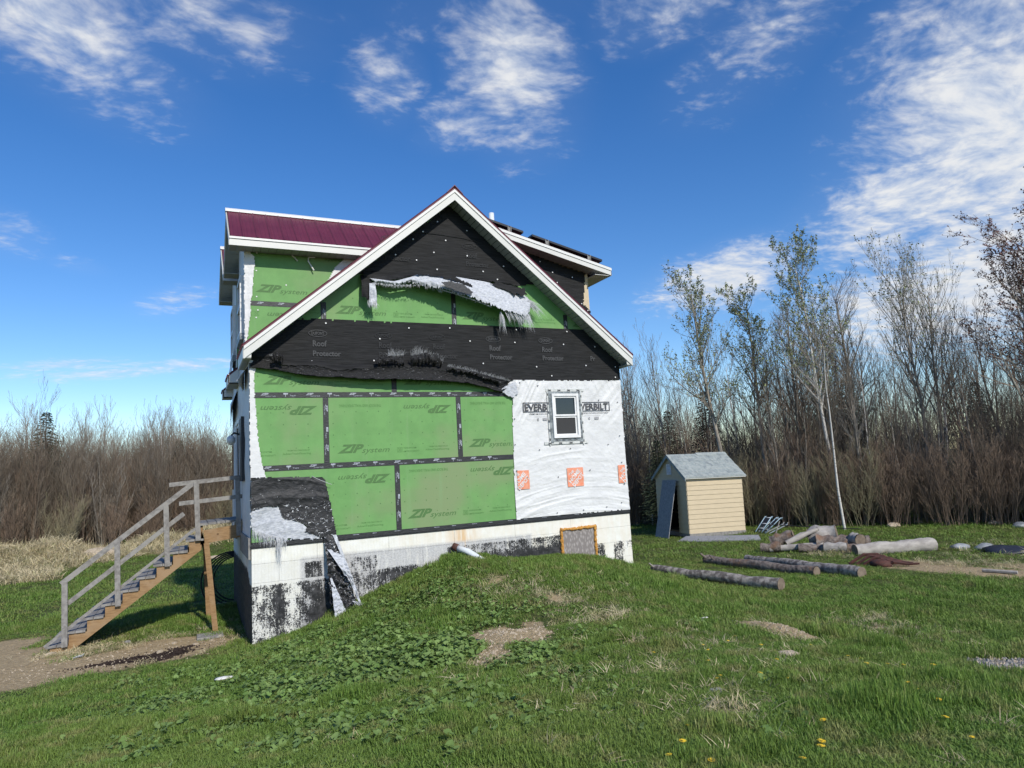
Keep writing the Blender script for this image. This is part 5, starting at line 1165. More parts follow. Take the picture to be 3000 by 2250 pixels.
# ------------------------------------------------------------------ shed
def build_shed():
    A = Vector((14.06, 6.45, 0)); ang = R(-8); e = Vector((math.cos(ang), math.sin(ang), 0)); n = Vector((-e.y, e.x, 0)); zb = -1.57; Wd, D, H = 2.15, 2.05, 2.0
    sh = empty('garden_shed', (A.x, A.y, -1.6), 'small cream-yellow garden shed with grey shingle roof at the wood edge', 'shed')
    sh.rotation_euler = (R(.6), R(1.0), ang)
    def B(mb, name, m, **k): return mb.build(name, m, sh, local=True, **k)
    oz = zb+1.6
    # lap boards: front face (y=0), left gable (x=0), right, back
    nb = 12; bh = (H-.12)/nb; rh = .72; dw = (.62, 1.28)
    for i in range(nb):
        z0 = oz+.12+i*bh
        mb = MB(); mb.add([(0, -.022, z0), (Wd, -.022, z0), (Wd, -.006, z0+bh), (0, -.006, z0+bh), (0, .0, z0), (Wd, .0, z0), (Wd, .0, z0+bh), (0, .0, z0+bh)], [(0, 1, 2, 3), (4, 7, 6, 5), (0, 4, 5, 1), (3, 2, 6, 7), (0, 3, 7, 4), (1, 5, 6, 2)]); B(mb, 'siding_board', M['shedy'])
        mb = MB(); mb.add([(0, D+.02, z0), (Wd, D+.02, z0), (Wd, D+.006, z0+bh), (0, D+.006, z0+bh)], [(0, 3, 2, 1)]); B(mb, 'siding_board', M['shedy'])
        mb = MB(); mb.add([(Wd+.02, 0, z0), (Wd+.02, D, z0), (Wd+.006, D, z0+bh), (Wd+.006, 0, z0+bh)], [(0, 1, 2, 3)]); B(mb, 'siding_board', M['shedy'])
        segs = [(0, dw[0]), (dw[1], D)] if z0+bh < oz+1.72 else [(0, D)]
        for y0, y1 in segs:
            mb = MB(); mb.add([(-.022, y0, z0), (-.022, y1, z0), (-.006, y1, z0+bh), (-.006, y0, z0+bh), (0, y0, z0), (0, y1, z0), (0, y1, z0+bh), (0, y0, z0+bh)], [(0, 3, 2, 1), (4, 5, 6, 7), (0, 1, 5, 4), (3, 7, 6, 2), (0, 4, 7, 3), (1, 2, 6, 5)]); B(mb, 'siding_board', M['shedy'])
    for i in range(4):
        z0 = oz+H+i*bh; 
        def lim(z): return (z-oz-H)/rh*(D/2)
        z1 = min(z0+bh, oz+H+rh-.01); a0, a1 = lim(z0), lim(z1)
        mb = MB(); mb.add([(-.022, a0, z0), (-.022, D-a0, z0), (-.008, D-a1, z1), (-.008, a1, z1)], [(0, 3, 2, 1)]); mb.add([(-.022, a0, z0), (-.022, D-a0, z0), (0, D-a0, z0), (0, a0, z0)], [(0, 1, 2, 3)]); B(mb, 'siding_board', M['shedy'])
    mb = MB(); t = .05
    mb.box(.002, Wd-.002, .001, t, oz+.1, oz+H); mb.box(.002, Wd-.002, D-t, D-.001, oz+.1, oz+H); mb.box(Wd-t, Wd-.001, t, D-t, oz+.1, oz+H)
    mb.box(.001, t, t, dw[0], oz+.1, oz+H); mb.box(.001, t, dw[1], D-t, oz+.1, oz+H); mb.box(.001, t, dw[0], dw[1], oz+1.74, oz+H)
    mb.prism([(0.01, oz+H), (D-.01, oz+H), (D/2, oz+H+rh-.02)], .001, t, 'x'); mb.prism([(0.01, oz+H), (D-.01, oz+H), (D/2, oz+H+rh-.02)], Wd-t, Wd, 'x'); B(mb, 'wall', M['sheddark'])
    mb = MB(); mb.box(-.01, Wd+.01, -.028, D+.02, oz+.0, oz+.12); B(mb, 'base_board', M['woodgrey'])
    mb = MB(); mb.box(-.03, Wd+.03, -.12, -.02, oz+H-.06, oz+H-.0); B(mb, 'eave_board', M['shedsh'])
    mb = MB(); mb.box(.06, Wd-.06, .06, D-.06, oz+.10, oz+.16); mb.box(.5, .55, .06, D-.06, oz+.7, oz+.74); B(mb, 'floor', M['woodtan'])
    # roof boards, shingles in courses
    sl = rh/(D/2); ov = .12; L = math.hypot(D/2+ov, (D/2+ov)*sl)
    for side in (0, 1):
        def P(x, s, up):
            y = -ov+(D/2+ov)*s; z = oz+H-ov*sl+(D/2+ov)*sl*s+up
            return (x, y if side == 0 else D-y, z)
        mb = MB(); v = [P(-.10, 0, 0), P(Wd+.10, 0, 0), P(Wd+.10, 1, 0), P(-.10, 1, 0), P(-.10, 0, .035), P(Wd+.10, 0, .035), P(Wd+.10, 1, .035), P(-.10, 1, .035)]
        mb.add(v, [(0, 3, 2, 1), (4, 5, 6, 7), (0, 1, 5, 4), (1, 2, 6, 5), (2, 3, 7, 6), (3, 0, 4, 7)]); B(mb, 'roof_board', M['trim'])
        nr = 9; rr = random.Random(5)
        for i in range(nr):
            s0 = i/nr-(.01 if i == 0 else 0); s1 = min(1, (i+1.2)/nr); x = -.12-(.12 if i % 2 else 0)
            while x < Wd+.12:
                w = .24+rr.uniform(-.01, .01); xa = max(x, -.12); xb = min(x+w-.006, Wd+.12)
                if xb-xa > .02:
                    h = rr.uniform(0, .004)
                    mb = MB(); mb.add([P(xa, s0, .05+h), P(xb, s0, .05+h), P(xb, s1, .040), P(xa, s1, .040), P(xa, s0, .036), P(xb, s0, .036)], [(0, 1, 2, 3) if side == 0 else (3, 2, 1, 0), (0, 4, 5, 1), (0, 3, 4), (1, 5, 2)]); B(mb, 'shingle', M['shedsh'])
                x += w
    mb = MB(); zt = oz+H+rh+.05; mb.prism([(D/2-.12, zt-.08), (D/2, zt+.012), (D/2+.12, zt-.08), (D/2+.12, zt-.07), (D/2, zt+.025), (D/2-.12, zt-.07)], 1.05, Wd+.12, 'x'); B(mb, 'ridge_shingle', M['shedsh'])
    for sg in (-1, 1):
        mb = MB(); c = D/2; mb.prism([(c, oz+H+rh+.03), (c+sg*(c+ov), oz+H-ov*sl+.03), (c+sg*(c+ov), oz+H-ov*sl-.07), (c, oz+H+rh-.07)], -.115, -.095, 'x'); B(mb, 'rake_board', M['shedsh'])
    # louvred vent
    mb = MB(); mb.box(-.05, -.02, D/2-.14, D/2+.14, oz+H+.06, oz+H+.09); mb.box(-.05, -.02, D/2-.14, D/2+.14, oz+H+.40, oz+H+.43); mb.box(-.05, -.02, D/2-.14, D/2-.11, oz+H+.09, oz+H+.40); mb.box(-.05, -.02, D/2+.11, D/2+.14, oz+H+.09, oz+H+.40)
    v = B(mb, 'vent', M['vinyl'])
    mb = MB()
    for k in range(6): mb.add([(-.045, D/2-.11, oz+H+.10+k*.05), (-.045, D/2+.11, oz+H+.10+k*.05), (-.022, D/2+.11, oz+H+.14+k*.05), (-.022, D/2-.11, oz+H+.14+k*.05)], [(0, 3, 2, 1)])
    lv = mb.build('louvres', M['vinyl'], v, local=True)
    # the board leaning over the doorway
    b = MB(); b.beam((-.52, .93, .0), (-.06, .93, 1.92), .90, .02, (-1, 0, .25)); 
    bo = b.build('leaning_board', M['greyboard']); bo.matrix_world = Matrix.Translation((A.x, A.y, -1.6)) @ Matrix.Rotation(ang, 4, 'Z')
    tag(bo, 'grey weathered strand board leaning across the shed doorway', 'board')
build_shed()
mb = MB(); z = gzf(13.9, 5.2); mb.add([(13.1, 5.9, z+.03), (14.75, 4.0, z+.05), (14.95, 4.3, z+.16), (13.7, 6.2, z+.12), (13.1, 5.9, z-.0), (14.75, 4.0, z+.02), (14.95, 4.3, z+.13), (13.7, 6.2, z+.09)], [(0, 1, 2, 3), (7, 6, 5, 4), (0, 4, 5, 1), (1, 5, 6, 2), (2, 6, 7, 3), (3, 7, 4, 0)])
simple('loose_board', mb, M['greyboard'], 'grey board lying flat on the grass in front of the shed', 'board')
# folding frames behind the shed corner
def sawhorse(x, y, a, label):
    o = empty('folded_lawn_chair', (x, y, gzf(x, y)), label, 'lawn chair', 'folded lawn chairs beside the shed'); z = o.location.z
    c, s = math.cos(a), math.sin(a)
    def P(u, v, w): u, v, w = u*.58, v*.6, w*.62; return (x+u*c-v*s, y+u*s+v*c, z+w)
    for v in (0, .42):
        mb = MB(); mb.tube([P(-.45, v, .05), P(.55, v, .78), P(.68, v, .80), P(.62, v, .70)], .017, 7); mb.build('side_rail', M['bluepaint'], o, True)
        mb = MB(); mb.tube([P(-.2, v, .02), P(.95, v, .45), P(.98, v, .52)], .02, 7); mb.build('leg', M['pvc'], o, True)
    for u, w in ((-.2, .23), (.1, .45), (.5, .74)):
        mb = MB(); mb.tube([P(u, 0, w), P(u, .42, w)], .016, 6); mb.build('cross_bar', M['pvc'], o, True)
    mb = MB()
    for i in range(7): mb.grid([[P(-.35+.12*i, v, .13+.087*i+.01*math.sin(i*3)) for v in (.03, .2, .39)], [P(-.26+.12*i, v, .20+.087*i) for v in (.03, .2, .39)]])
    mb.build('webbing', M['darkbag'], o)
sawhorse(16.5, 5.25, R(-18), 'nearer pale blue folded lawn chair lying beside the shed')
sawhorse(16.75, 5.75, R(8), 'farther pale blue folded lawn chair lying behind the first one')
mb = MB(); mb.tube([(14.55, 3.35, gzf(14.55, 3.35)), (14.75, 3.2, -.95)], [.02, .012], 5); simple('upright_stick', mb, M['palelog'], 'thin pale stick standing upright behind the firewood pile', 'stick')
mb = MB(); mb.tube([(16.3, 5.2, -1.28), (17.5, 4.4, -1.42), (18.7, 3.6, -1.55)], .015, 5); simple('dark_rod', mb, M['hose'], 'thin dark rod slanting from the lawn chairs down to the grass', 'rod')

# ------------------------------------------------------------------ logs
def log(name, p0, p1, r0, r1, m, label, group=None, seed=0, cat='log', n=26, sides=14, stub=(), rough=.06):
    rnd = random.Random(seed); random.seed(seed)
    P0 = Vector(p0); P1 = Vector(p1); o = empty(name, ((P0.x+P1.x)/2, (P0.y+P1.y)/2, min(P0.z, P1.z)), label, cat, group)
    pts = [P0.lerp(P1, i/(n-1))+Vector((0, 0, .012*math.sin(i*.5+seed))) for i in range(n)]
    mb = MB(); mb.tube(pts, [(r0+(r1-r0)*i/(n-1))*(1+rnd.uniform(-rough, rough)) for i in range(n)], sides, False, jit=rough); mb.build('bark', m, o, True)
    d = (P1-P0).normalized()
    for P, r, s in ((pts[0], r0, -1), (pts[-1], r1, 1)):
        mb = MB(); mb.tube([P+d*s*.002, P+d*s*.006], r*.97, sides); mb.build('cut_end', M['endgrain'], o)
    for u, L, rr in stub:
        q = P0.lerp(P1, u); mb = MB(); mb.tube([q, q+Vector((-.12, .0, .10))*L*6], [rr, rr*.5], 6); mb.build('branch_stub', m, o)
    return o
def onG(x, y, r, k=.75): return (x, y, gzf(x, y)+r*k)
log('log', onG(8.05, .35, .085), onG(8.66, -2.58, .12), .085, .12, M['birchlog'], 'long birch log lying nearest the house corner', 'logs on the lawn', 1, stub=((.03, .25, .025),))
log('log', onG(10.35, 1.35, .12), onG(10.55, -1.70, .11), .115, .11, M['logbark'], 'log with brown peeling bark and a pale cut end, in front of the double pair', 'logs on the lawn', 2, stub=((.02, .3, .04), (.1, .25, .03)))
log('log', onG(11.2, .9, .11), onG(10.92, -2.45, .12), .10, .12, M['birchlog'], 'grey birch log lying behind the peeling one with its dark end to the right', 'logs on the lawn', 3)
log('log', onG(13.75, -.05, .16), onG(15.6, -.80, .17), .155, .17, M['palelog'], 'thick bleached log lying right of the firewood pile', 'logs on the lawn', 4)
FW = [((12.9, 2.15, .12), (13.2, 1.75, .14), .12, 'logbark', 'dark log stub at the left end of the firewood pile'), ((13.0, 1.95, .10), (13.9, .95, .16), .075, 'palelog', 'long thin branch lying across the firewood pile'),
      ((13.35, 2.2, .2), (13.7, 1.75, .38), .17, 'logbark', 'split wedge standing up at the left of the firewood pile'), ((13.35, 1.7, .22), (14.1, 1.3, .55), .07, 'palelog', 'pale branch pointing up out of the firewood pile'),
      ((14.1, 1.6, .3), (14.5, 1.05, .42), .24, 'palelog', 'big white stump piece on top of the firewood pile'), ((13.9, 1.2, .18), (14.5, .5, .22), .20, 'logbark', 'round dark log in the middle of the firewood pile'),
      ((13.7, .8, .14), (14.0, .35, .14), .13, 'palelog', 'short pale log at the front of the firewood pile'), ((14.2, .75, .16), (14.7, .25, .2), .18, 'logbark', 'rough log with a pale end, right of the big stump'),
      ((14.4, .5, .32), (14.3, .2, .30), .15, 'palelog', 'cut round leaning on the right of the firewood pile'), ((14.0, .45, .1), (14.4, -.1, .1), .11, 'logbark', 'last dark stub at the right end of the firewood pile'),
      ((13.4, 1.35, .1), (13.8, .9, .1), .10, 'logbark', 'half-buried log at the foot of the firewood pile')]
for i, (a, b, r, m, lb) in enumerate(FW):
    g = gzf(a[0], a[1]); log('firewood', (a[0], a[1], g+a[2]), (b[0], b[1], g+b[2]), r*1.05, r, M[m], lb, 'firewood pile behind the logs', 10+i, 'firewood', 7, 10, rough=.17)
# rusty sheet metal
o = empty('rusty_metal', (12.6, -1.7, gzf(12.6, -1.7)), 'rust-brown crumpled sheet metal heap on the grass', 'scrap metal')
for k in range(6):
    zz = gzf(12.5, -1.6); mb = MB(); y0 = -1.15-.14*k
    mb.tube([(12.3+.05*k, y0+.1, zz+.02), (12.6, y0-.05, zz+.20-.02*k), (12.85, y0-.2, zz+.20-.03*k), (13.0, y0-.35, zz+.06)], [.03, .035, .03, .02], 4); mb.build('metal_strip', M['rust'], o)
mb = MB(); lump(mb, (12.55, -1.65, gzf(12.55, -1.65)+.05), (.2, .22), 44, .5); mb.build('crumpled_sheet', M['rust'], o, True)
for x, y, r, m, lb, sd in ((16.2, -1.05, (.22, .16), 'bag', 'pale grey sheet heaped on the grass at the right, left part', 51), (16.55, -1.45, (.28, .18), 'bag', 'larger pale grey sheet heap beside the smaller one', 52), (16.3, -2.05, (.55, .45), 'darkbag', 'dark blue sheet lying in the weeds at the right edge', 53), (21.8, .6, (.28, .2), 'bag', 'pale plastic chair wreck at the foot of the wood edge', 54)):
    mb = MB(); lump(mb, (x, y, gzf(x, y)+.04), r, sd, .55 if m == 'bag' else .25, 14, 8, .35); simple('discarded_sheet', mb, M[m], lb, 'litter', None, True)
mb = MB(); mb.tube([(12.95, -3.5, gzf(12.95, -3.5)+.04), (13.1, -4.05, gzf(13.1, -4.05)+.05)], .035, 7); simple('short_pale_branch', mb, M['palelog'], 'short pale branch lying on the straw at the right', 'branch')
mb = MB(); z = gzf(-4.0, -.2)

# ------------------------------------------------------------------ dandelions
rnd = random.Random(77)
def flower_mesh():
    mb = MB(); mb.tube([(0, 0, -.01), (.004, 0, .05), (.006, .004, .105)], .0022, 4)
    for k in range(12):
        a = k*math.pi/6; mb.add([(.006, .004, .105), (.006+.026*math.cos(a-.2), .004+.026*math.sin(a-.2), .110), (.006+.028*math.cos(a+.2), .004+.028*math.sin(a+.2), .112)], [(0, 1, 2)], 1)
    mb.add([(.006+.012*math.cos(k), .004+.012*math.sin(k), .117) for k in range(6)], [(0, 1, 2, 3, 4, 5)], 1)
    return mb.mesh('dandelion', [M['grass'], M['yellow']])
fm = flower_mesh()
FL = [(3.55, -6.6), (3.2, -7.15), (3.1, -7.25), (3.5, -7.3), (3.45, -7.4), (3.4, -7.36), (3.62, -7.5), (5.05, -6.9), (5.12, -7.0), (4.9, -7.2), (4.75, -7.35), (4.9, -7.45), (4.98, -7.55), (4.88, -7.62), (4.6, -7.5), (5.1, -7.75), (5.05, -7.9), (4.5, -5.8), (4.8, -5.6), (4.2, -5.9), (4.0, -6.0), (3.9, -6.2), (2.9, -8.5), (2.8, -8.6), (2.85, -8.55), (3.2, -8.55), (3.5, -8.9), (2.5, -8.8), (1.75, -8.45), (1.6, -8.55), (1.72, -8.75), (2.2, -8.95), (2.4, -8.9), (3.3, -9.2), (3.0, -8.1), (4.3, -8.1), (4.2, -8.25), (4.4, -7.7), (5.4, -7.3), (3.9, -8.6), (2.0, -8.2), (4.2, -6.8), (5.2, -6.3), (4.6, -6.2), (3.8, -7.8), (3.35, -6.0), (3.7, -5.6)]
for i, (x, y) in enumerate(FL):
    o = bpy.data.objects.new('dandelion', fm); COL.objects.link(o); o.location = (x, y, gzf(x, y)); s = rnd.uniform(.55, .9); o.scale = (s, s, s*rnd.uniform(.6, 1)); o.rotation_euler = (rnd.uniform(-.2, .2), rnd.uniform(-.2, .2), rnd.uniform(0, 6))
    w = ('at the very bottom of the picture' if y < -8.3 else 'below the pale flat stone' if y < -7.0 else 'beside the spoil ridge above the pale flat stone')
    tag(o, ('wide open ' if s > .74 else 'small ')+'yellow dandelion flower '+w, 'dandelion', 'dandelions in the lawn')

# ------------------------------------------------------------------ trees
def rotaround(d, axis, a): return Matrix.Rotation(a, 3, axis) @ d
def grow(mb, leaves, p, d, L, r, lvl, maxl, rnd, up, seg, kids, leafp, spread, kl=.40):
    pts = [p.copy()]; rad = [r]; q = p.copy(); dd = d.copy(); k = max(2, seg-lvl)
    for i in range(k):
        dd = (dd+Vector((rnd.gauss(0, .10 if lvl else .035), rnd.gauss(0, .10 if lvl else .035), up*(.5+.5*lvl)))).normalized()
        q = q+dd*(L/k); pts.append(q.copy()); rad.append(max(.0035, r*(1-(i+1)/k*(.86 if lvl else .80))))
    mb.tube(pts, rad, 6 if lvl == 0 else (4 if lvl == 1 else 3), False, mi=0 if lvl < 1 else (0 if r > .03 else 1))
    if lvl < maxl:
        n = kids[lvl]
        for i in range(n):
            t = (kids[3] if lvl == 0 else .18)+(1-(kids[3] if lvl == 0 else .18))*(i+rnd.random())/n
            j = min(len(pts)-2, int(t*(len(pts)-1))); f = t*(len(pts)-1)-j
            b = pts[j].lerp(pts[j+1], min(1, f)); bd = (pts[j+1]-pts[j]).normalized()
            ax = bd.cross(Vector((rnd.gauss(0, 1), rnd.gauss(0, 1), rnd.gauss(0, .3)))).normalized()
            nd = rotaround(bd, ax, R(spread[lvl]*rnd.uniform(.7, 1.25)))
            rr = rad[j]*(.50 if lvl == 0 else .62); LL = L*(kl if lvl == 0 else .52)*(1.15-.62*t)*rnd.uniform(.7, 1.2)
            grow(mb, leaves, b, nd, LL, max(.004, min(rr, LL*.017+.003)), lvl+1, maxl, rnd, up, seg, kids, leafp, spread, kl)
    if leaves is not None and lvl >= maxl-1:
        for i in range(leafp):
            c = pts[-1].lerp(pts[0], rnd.random()**1.5*.9); s = rnd.uniform(.030, .060); a = Vector((rnd.gauss(0, 1), rnd.gauss(0, 1), rnd.gauss(0, 1))).normalized(); b = a.cross(Vector((.3, .5, .8))).normalized()
            leaves.add([c, c+a*s+b*s*.5, c+a*s*1.7, c+a*s-b*s*.5], [(0, 1, 2, 3)])
def make_tree(seed, H, r, lean=(0, 0), maxl=3, kids=(26, 7, 4, .35), up=.06, leafp=0, spread=(45, 40, 40), bark='bark', twig='twig', leafm='bud', seg=9, kl=.40):
    rnd = random.Random(seed); mb = MB(); lv = MB() if leafp else None
    d = Vector((lean[0], lean[1], 1)).normalized()
    n0 = len(mb.v); grow(mb, lv, Vector((0, 0, -.1)), d, H, r, 0, maxl, rnd, up, seg, kids, leafp, spread, kl)
    # first tube is the trunk: separate it
    nt = (seg+1)*6 if seg >= 2 else 18; ft = seg*6
    tr = MB(); tr.v = mb.v[:nt]; tr.f = mb.f[:ft]; tr.mi = [0]*ft
    cr = MB(); cr.v = mb.v[nt:]; cr.f = [tuple(i-nt for i in f) for f in mb.f[ft:]]; cr.mi = mb.mi[ft:]
    a = tr.mesh('trunk', M[bark], True)
    if lv: cr.add(lv.v, lv.f, 2)
    b = cr.mesh('crown', [M[bark], M[twig]]+([M[leafm]] if lv else []))
    return a, b
def place_tree(name, tm, x, y, label, cat='tree', group=None, s=1.0, rz=0.0, tilt=(0, 0), sz=None):
    o = bpy.data.objects.new(name, None); COL.objects.link(o); o.location = (x, y, gzf(x, y)); o.rotation_euler = (tilt[0], tilt[1], rz); o.scale = (s, s, sz or s); o.empty_display_size = .1
    tag(o, label, cat, group)
    for nm, me in (('trunk', tm[0]), ('crown', tm[1])):
        c = bpy.data.objects.new(nm, me); COL.objects.link(c); c.parent = o
    return o
rt = random.Random(9)
# single trees that stand out
pop = make_tree(1, 10.4, .095, (0, 0), 3, (34, 8, 4, .42), .07, 4, (38, 40, 40), 'birchbark', 'twigpale', kl=.27)
place_tree('poplar_tree', pop, 20.2, 5.55, 'tallest poplar with small green leaves, pale trunk leaning left', tilt=(0, R(-6)), s=.93)
birch = make_tree(2, 6.2, .05, (0, 0), 2, (10, 5, 3, .55), .04, 0, (35, 35, 40), 'birchbark', 'twigpale')
place_tree('birch_tree', birch, 18.55, 4.15, 'slim white-barked birch leaning left in front of the tallest poplar', tilt=(R(0), R(-11)))
asp = make_tree(3, 9.0, .11, (-.02, 0), 3, (28, 8, 4, .42), .07, 3, (38, 40, 40), 'bark', 'twigpale', kl=.30)
place_tree('aspen_tree', asp, 17.7, 8.0, 'leafing aspen behind the shed, dark trunk leaning left', tilt=(R(3), R(-9)))
asp2 = make_tree(4, 8.6, .10, (0, 0), 3, (28, 8, 4, .42), .07, 3, (38, 40, 40), 'bark', 'twig', kl=.27)
place_tree('aspen_tree', asp2, 19.2, 7.7, 'second leafing aspen close right of the one behind the shed', tilt=(R(2), R(-6)))
map_ = make_tree(5, 9.3, .12, (0, 0), 3, (26, 7, 4, .34), .05, 5, (48, 45, 45), 'bark', 'twigred', 'redbud')
place_tree('maple_tree', map_, 23.2, .9, 'dark budding maple at the right edge of the picture', tilt=(0, R(-2)))
place_tree('maple_tree', map_, 24.6, .2, 'taller budding maple cut off by the right edge of the picture', rz=2.2, s=1.06)
slim = make_tree(6, 8.6, .09, (0, 0), 3, (30, 6, 4, .42), .09, 1, (28, 30, 35), 'twigpale', 'twigpale')
place_tree('slender_tree', slim, 22.6, 3.9, 'slender tall bare tree alone against the clouds, right of the poplar')
place_tree('slender_tree', slim, 23.0, 3.5, 'twin slender bare tree just right of the lone tall one', rz=1.3, s=.93)
pt = make_tree(7, 9.2, .13, (.0, 0), 3, (30, 8, 4, .32), .07, 0, (36, 38, 40), 'bark', 'twig', kl=.33)
place_tree('bare_tree', pt, 21.6, 5.6, 'broad bare tree filling the gap just right of the tallest poplar', s=.92)
place_tree('bare_tree', pt, 20.6, 7.4, 'broad bare tree between the aspens and the tallest poplar', rz=2, s=.84)
place_tree('bare_tree', pt, -9.7, 27.0, 'pale bare tree at the left edge of the picture behind the straw bank', rz=3, s=.66)
# mass of trees that nothing tells apart
var = [make_tree(20+i, 7.2, .06, (rt.uniform(-.05, .05), rt.uniform(-.05, .05)), 3, (18, 5, 3, .30), .10, 0, (30, 32, 35), ['twigpale', 'twigpale', 'bark', 'birchbark'][i % 4], ['twig', 'twigpale', 'twigred', 'twig'][i % 4]) for i in range(7)]
def line_pt(t):
    """wood edge from far left, behind the house, round to the right"""
    P = [(-30, 22), (-14, 25.5), (-6, 27), (2, 29), (10, 22), (14.5, 15.5), (17.5, 10), (19.6, 6), (22, 2.5), (24, -1.5), (27, -7), (31, -14)]
    k = min(len(P)-2, int(t)); f = t-k; a, b = P[k], P[k+1]; dx, dy = b[0]-a[0], b[1]-a[1]; L = math.hypot(dx, dy)
    return a[0]+dx*f, a[1]+dy*f, -dy/L, dx/L
NG = 'bare trees massed along the wood edge'
def kind_of(i, s): return ('low ' if s < .7 else 'mid-height ' if s < .88 else 'tall ')+['thin bare tree with pale grey trunk', 'thin bare tree with pale grey trunk', 'thin bare tree with brown trunk', 'thin bare birch with white trunk'][(i % 7) % 4]
for i in range(185):
    t = 5.0+rt.random()**.9*5.0; x, y, nx, ny = line_pt(min(t, 10.99)); dpt = rt.random()**1.5*12-.2
    s = rt.choice([rt.uniform(.55, .8), rt.uniform(.6, .92), rt.uniform(.82, 1.04)])
    place_tree('bare_tree', var[i % 7], x+nx*dpt, y+ny*dpt, kind_of(i, s)+(' between the house and the shed' if t < 6.0 else ' behind the shed' if t < 6.8 else ' behind the leaning birch and tallest poplar' if t < 8.0 else ' right of the tallest poplar' if t < 9.0 else ' towards the right edge of the picture'), 'tree', 'thin bare trees in the right-hand wood', s, rt.uniform(0, 6.28), (rt.gauss(0, .04), rt.gauss(0, .04)))
for i in range(95):
    t = .9+rt.random()*3.3; x, y, nx, ny = line_pt(t); dpt = rt.random()*9+1.5
    s = rt.uniform(.70, .98)
    place_tree('bare_tree', var[i % 7], x+nx*dpt, y+ny*dpt, kind_of(i, s)+(' at the far left of the thicket' if t < 1.9 else ' in the thicket behind the steps' if t < 2.8 else ' in the thicket close to the house'), 'tree', 'thin bare trees in the left-hand thicket', s, rt.uniform(0, 6.28), (rt.gauss(0, .04), rt.gauss(0, .04)))
def make_spruce(seed, H, r):
    rnd = random.Random(seed); tr = MB(); tr.tube([(0, 0, -.1), (0, 0, H*.6), (0, 0, H)], [.09, .05, .008], 6); cr = MB(); z = .08*H
    while z < H*.985:
        f = 1-z/H; n = 9 if f > .15 else 6; a0 = rnd.random()*6
        for k in range(n):
            a = a0+k*2*math.pi/n+rnd.uniform(-.2, .2); L = r*(f**.85)*rnd.uniform(.75, 1.15)+.05; c, s = math.cos(a), math.sin(a); m = max(3, int(L/.09))
            for j in range(m):
                t = (j+.5)/m; d = L*t; zz = z+.10*L-.28*d+.10*d*d+rnd.uniform(-.03, .03); w = .13*(1.15-t)+.03
                for sd in (-1, 1):
                    p = Vector((c*d, s*d, zz)); q = p+Vector((c*.10-s*w*sd, s*.10+c*w*sd, -.05+rnd.uniform(-.03, .03))); rr_ = p+Vector((c*.09, s*.09, .0)); cr.add([p, q, rr_], [(0, 1, 2)])
        z += .034*H*(.4+f*.6)*rnd.uniform(.7, 1.3)
    return tr.mesh('trunk', M['bark'], True), cr.mesh('crown', M['spruce'])
sp = make_spruce(3, 5.6, 1.5)
place_tree('spruce_tree', sp, -7.4, 29.0, 'dark pointed spruce rising above the left thicket', s=1.25)
place_tree('spruce_tree', sp, -1.4, 30.6, 'smaller dark spruce top in the thicket nearer the house', s=.98, rz=1)
place_tree('spruce_tree', sp, .4, 32.0, 'low spruce tip almost hidden in twigs left of the house', s=.92, rz=2)
place_tree('spruce_tree', sp, 17.6, 11.6, 'dark spruce inside the wood behind the shed roof', s=.85, rz=2)
place_tree('spruce_tree', sp, 16.0, 10.4, 'dark spruce inside the wood left of the shed', s=.62, rz=4)
place_tree('spruce_tree', sp, 23.5, 7.4, 'dark spruce deep in the wood right of the poplar', s=1.0, rz=4)
place_tree('spruce_tree', sp, 27.0, 4.4, 'dark spruce deep in the wood near the right edge', s=.9, rz=5)
place_tree('spruce_tree', sp, 19.6, 11.5, 'broad dark spruce half seen between the aspens', s=1.0, rz=5)

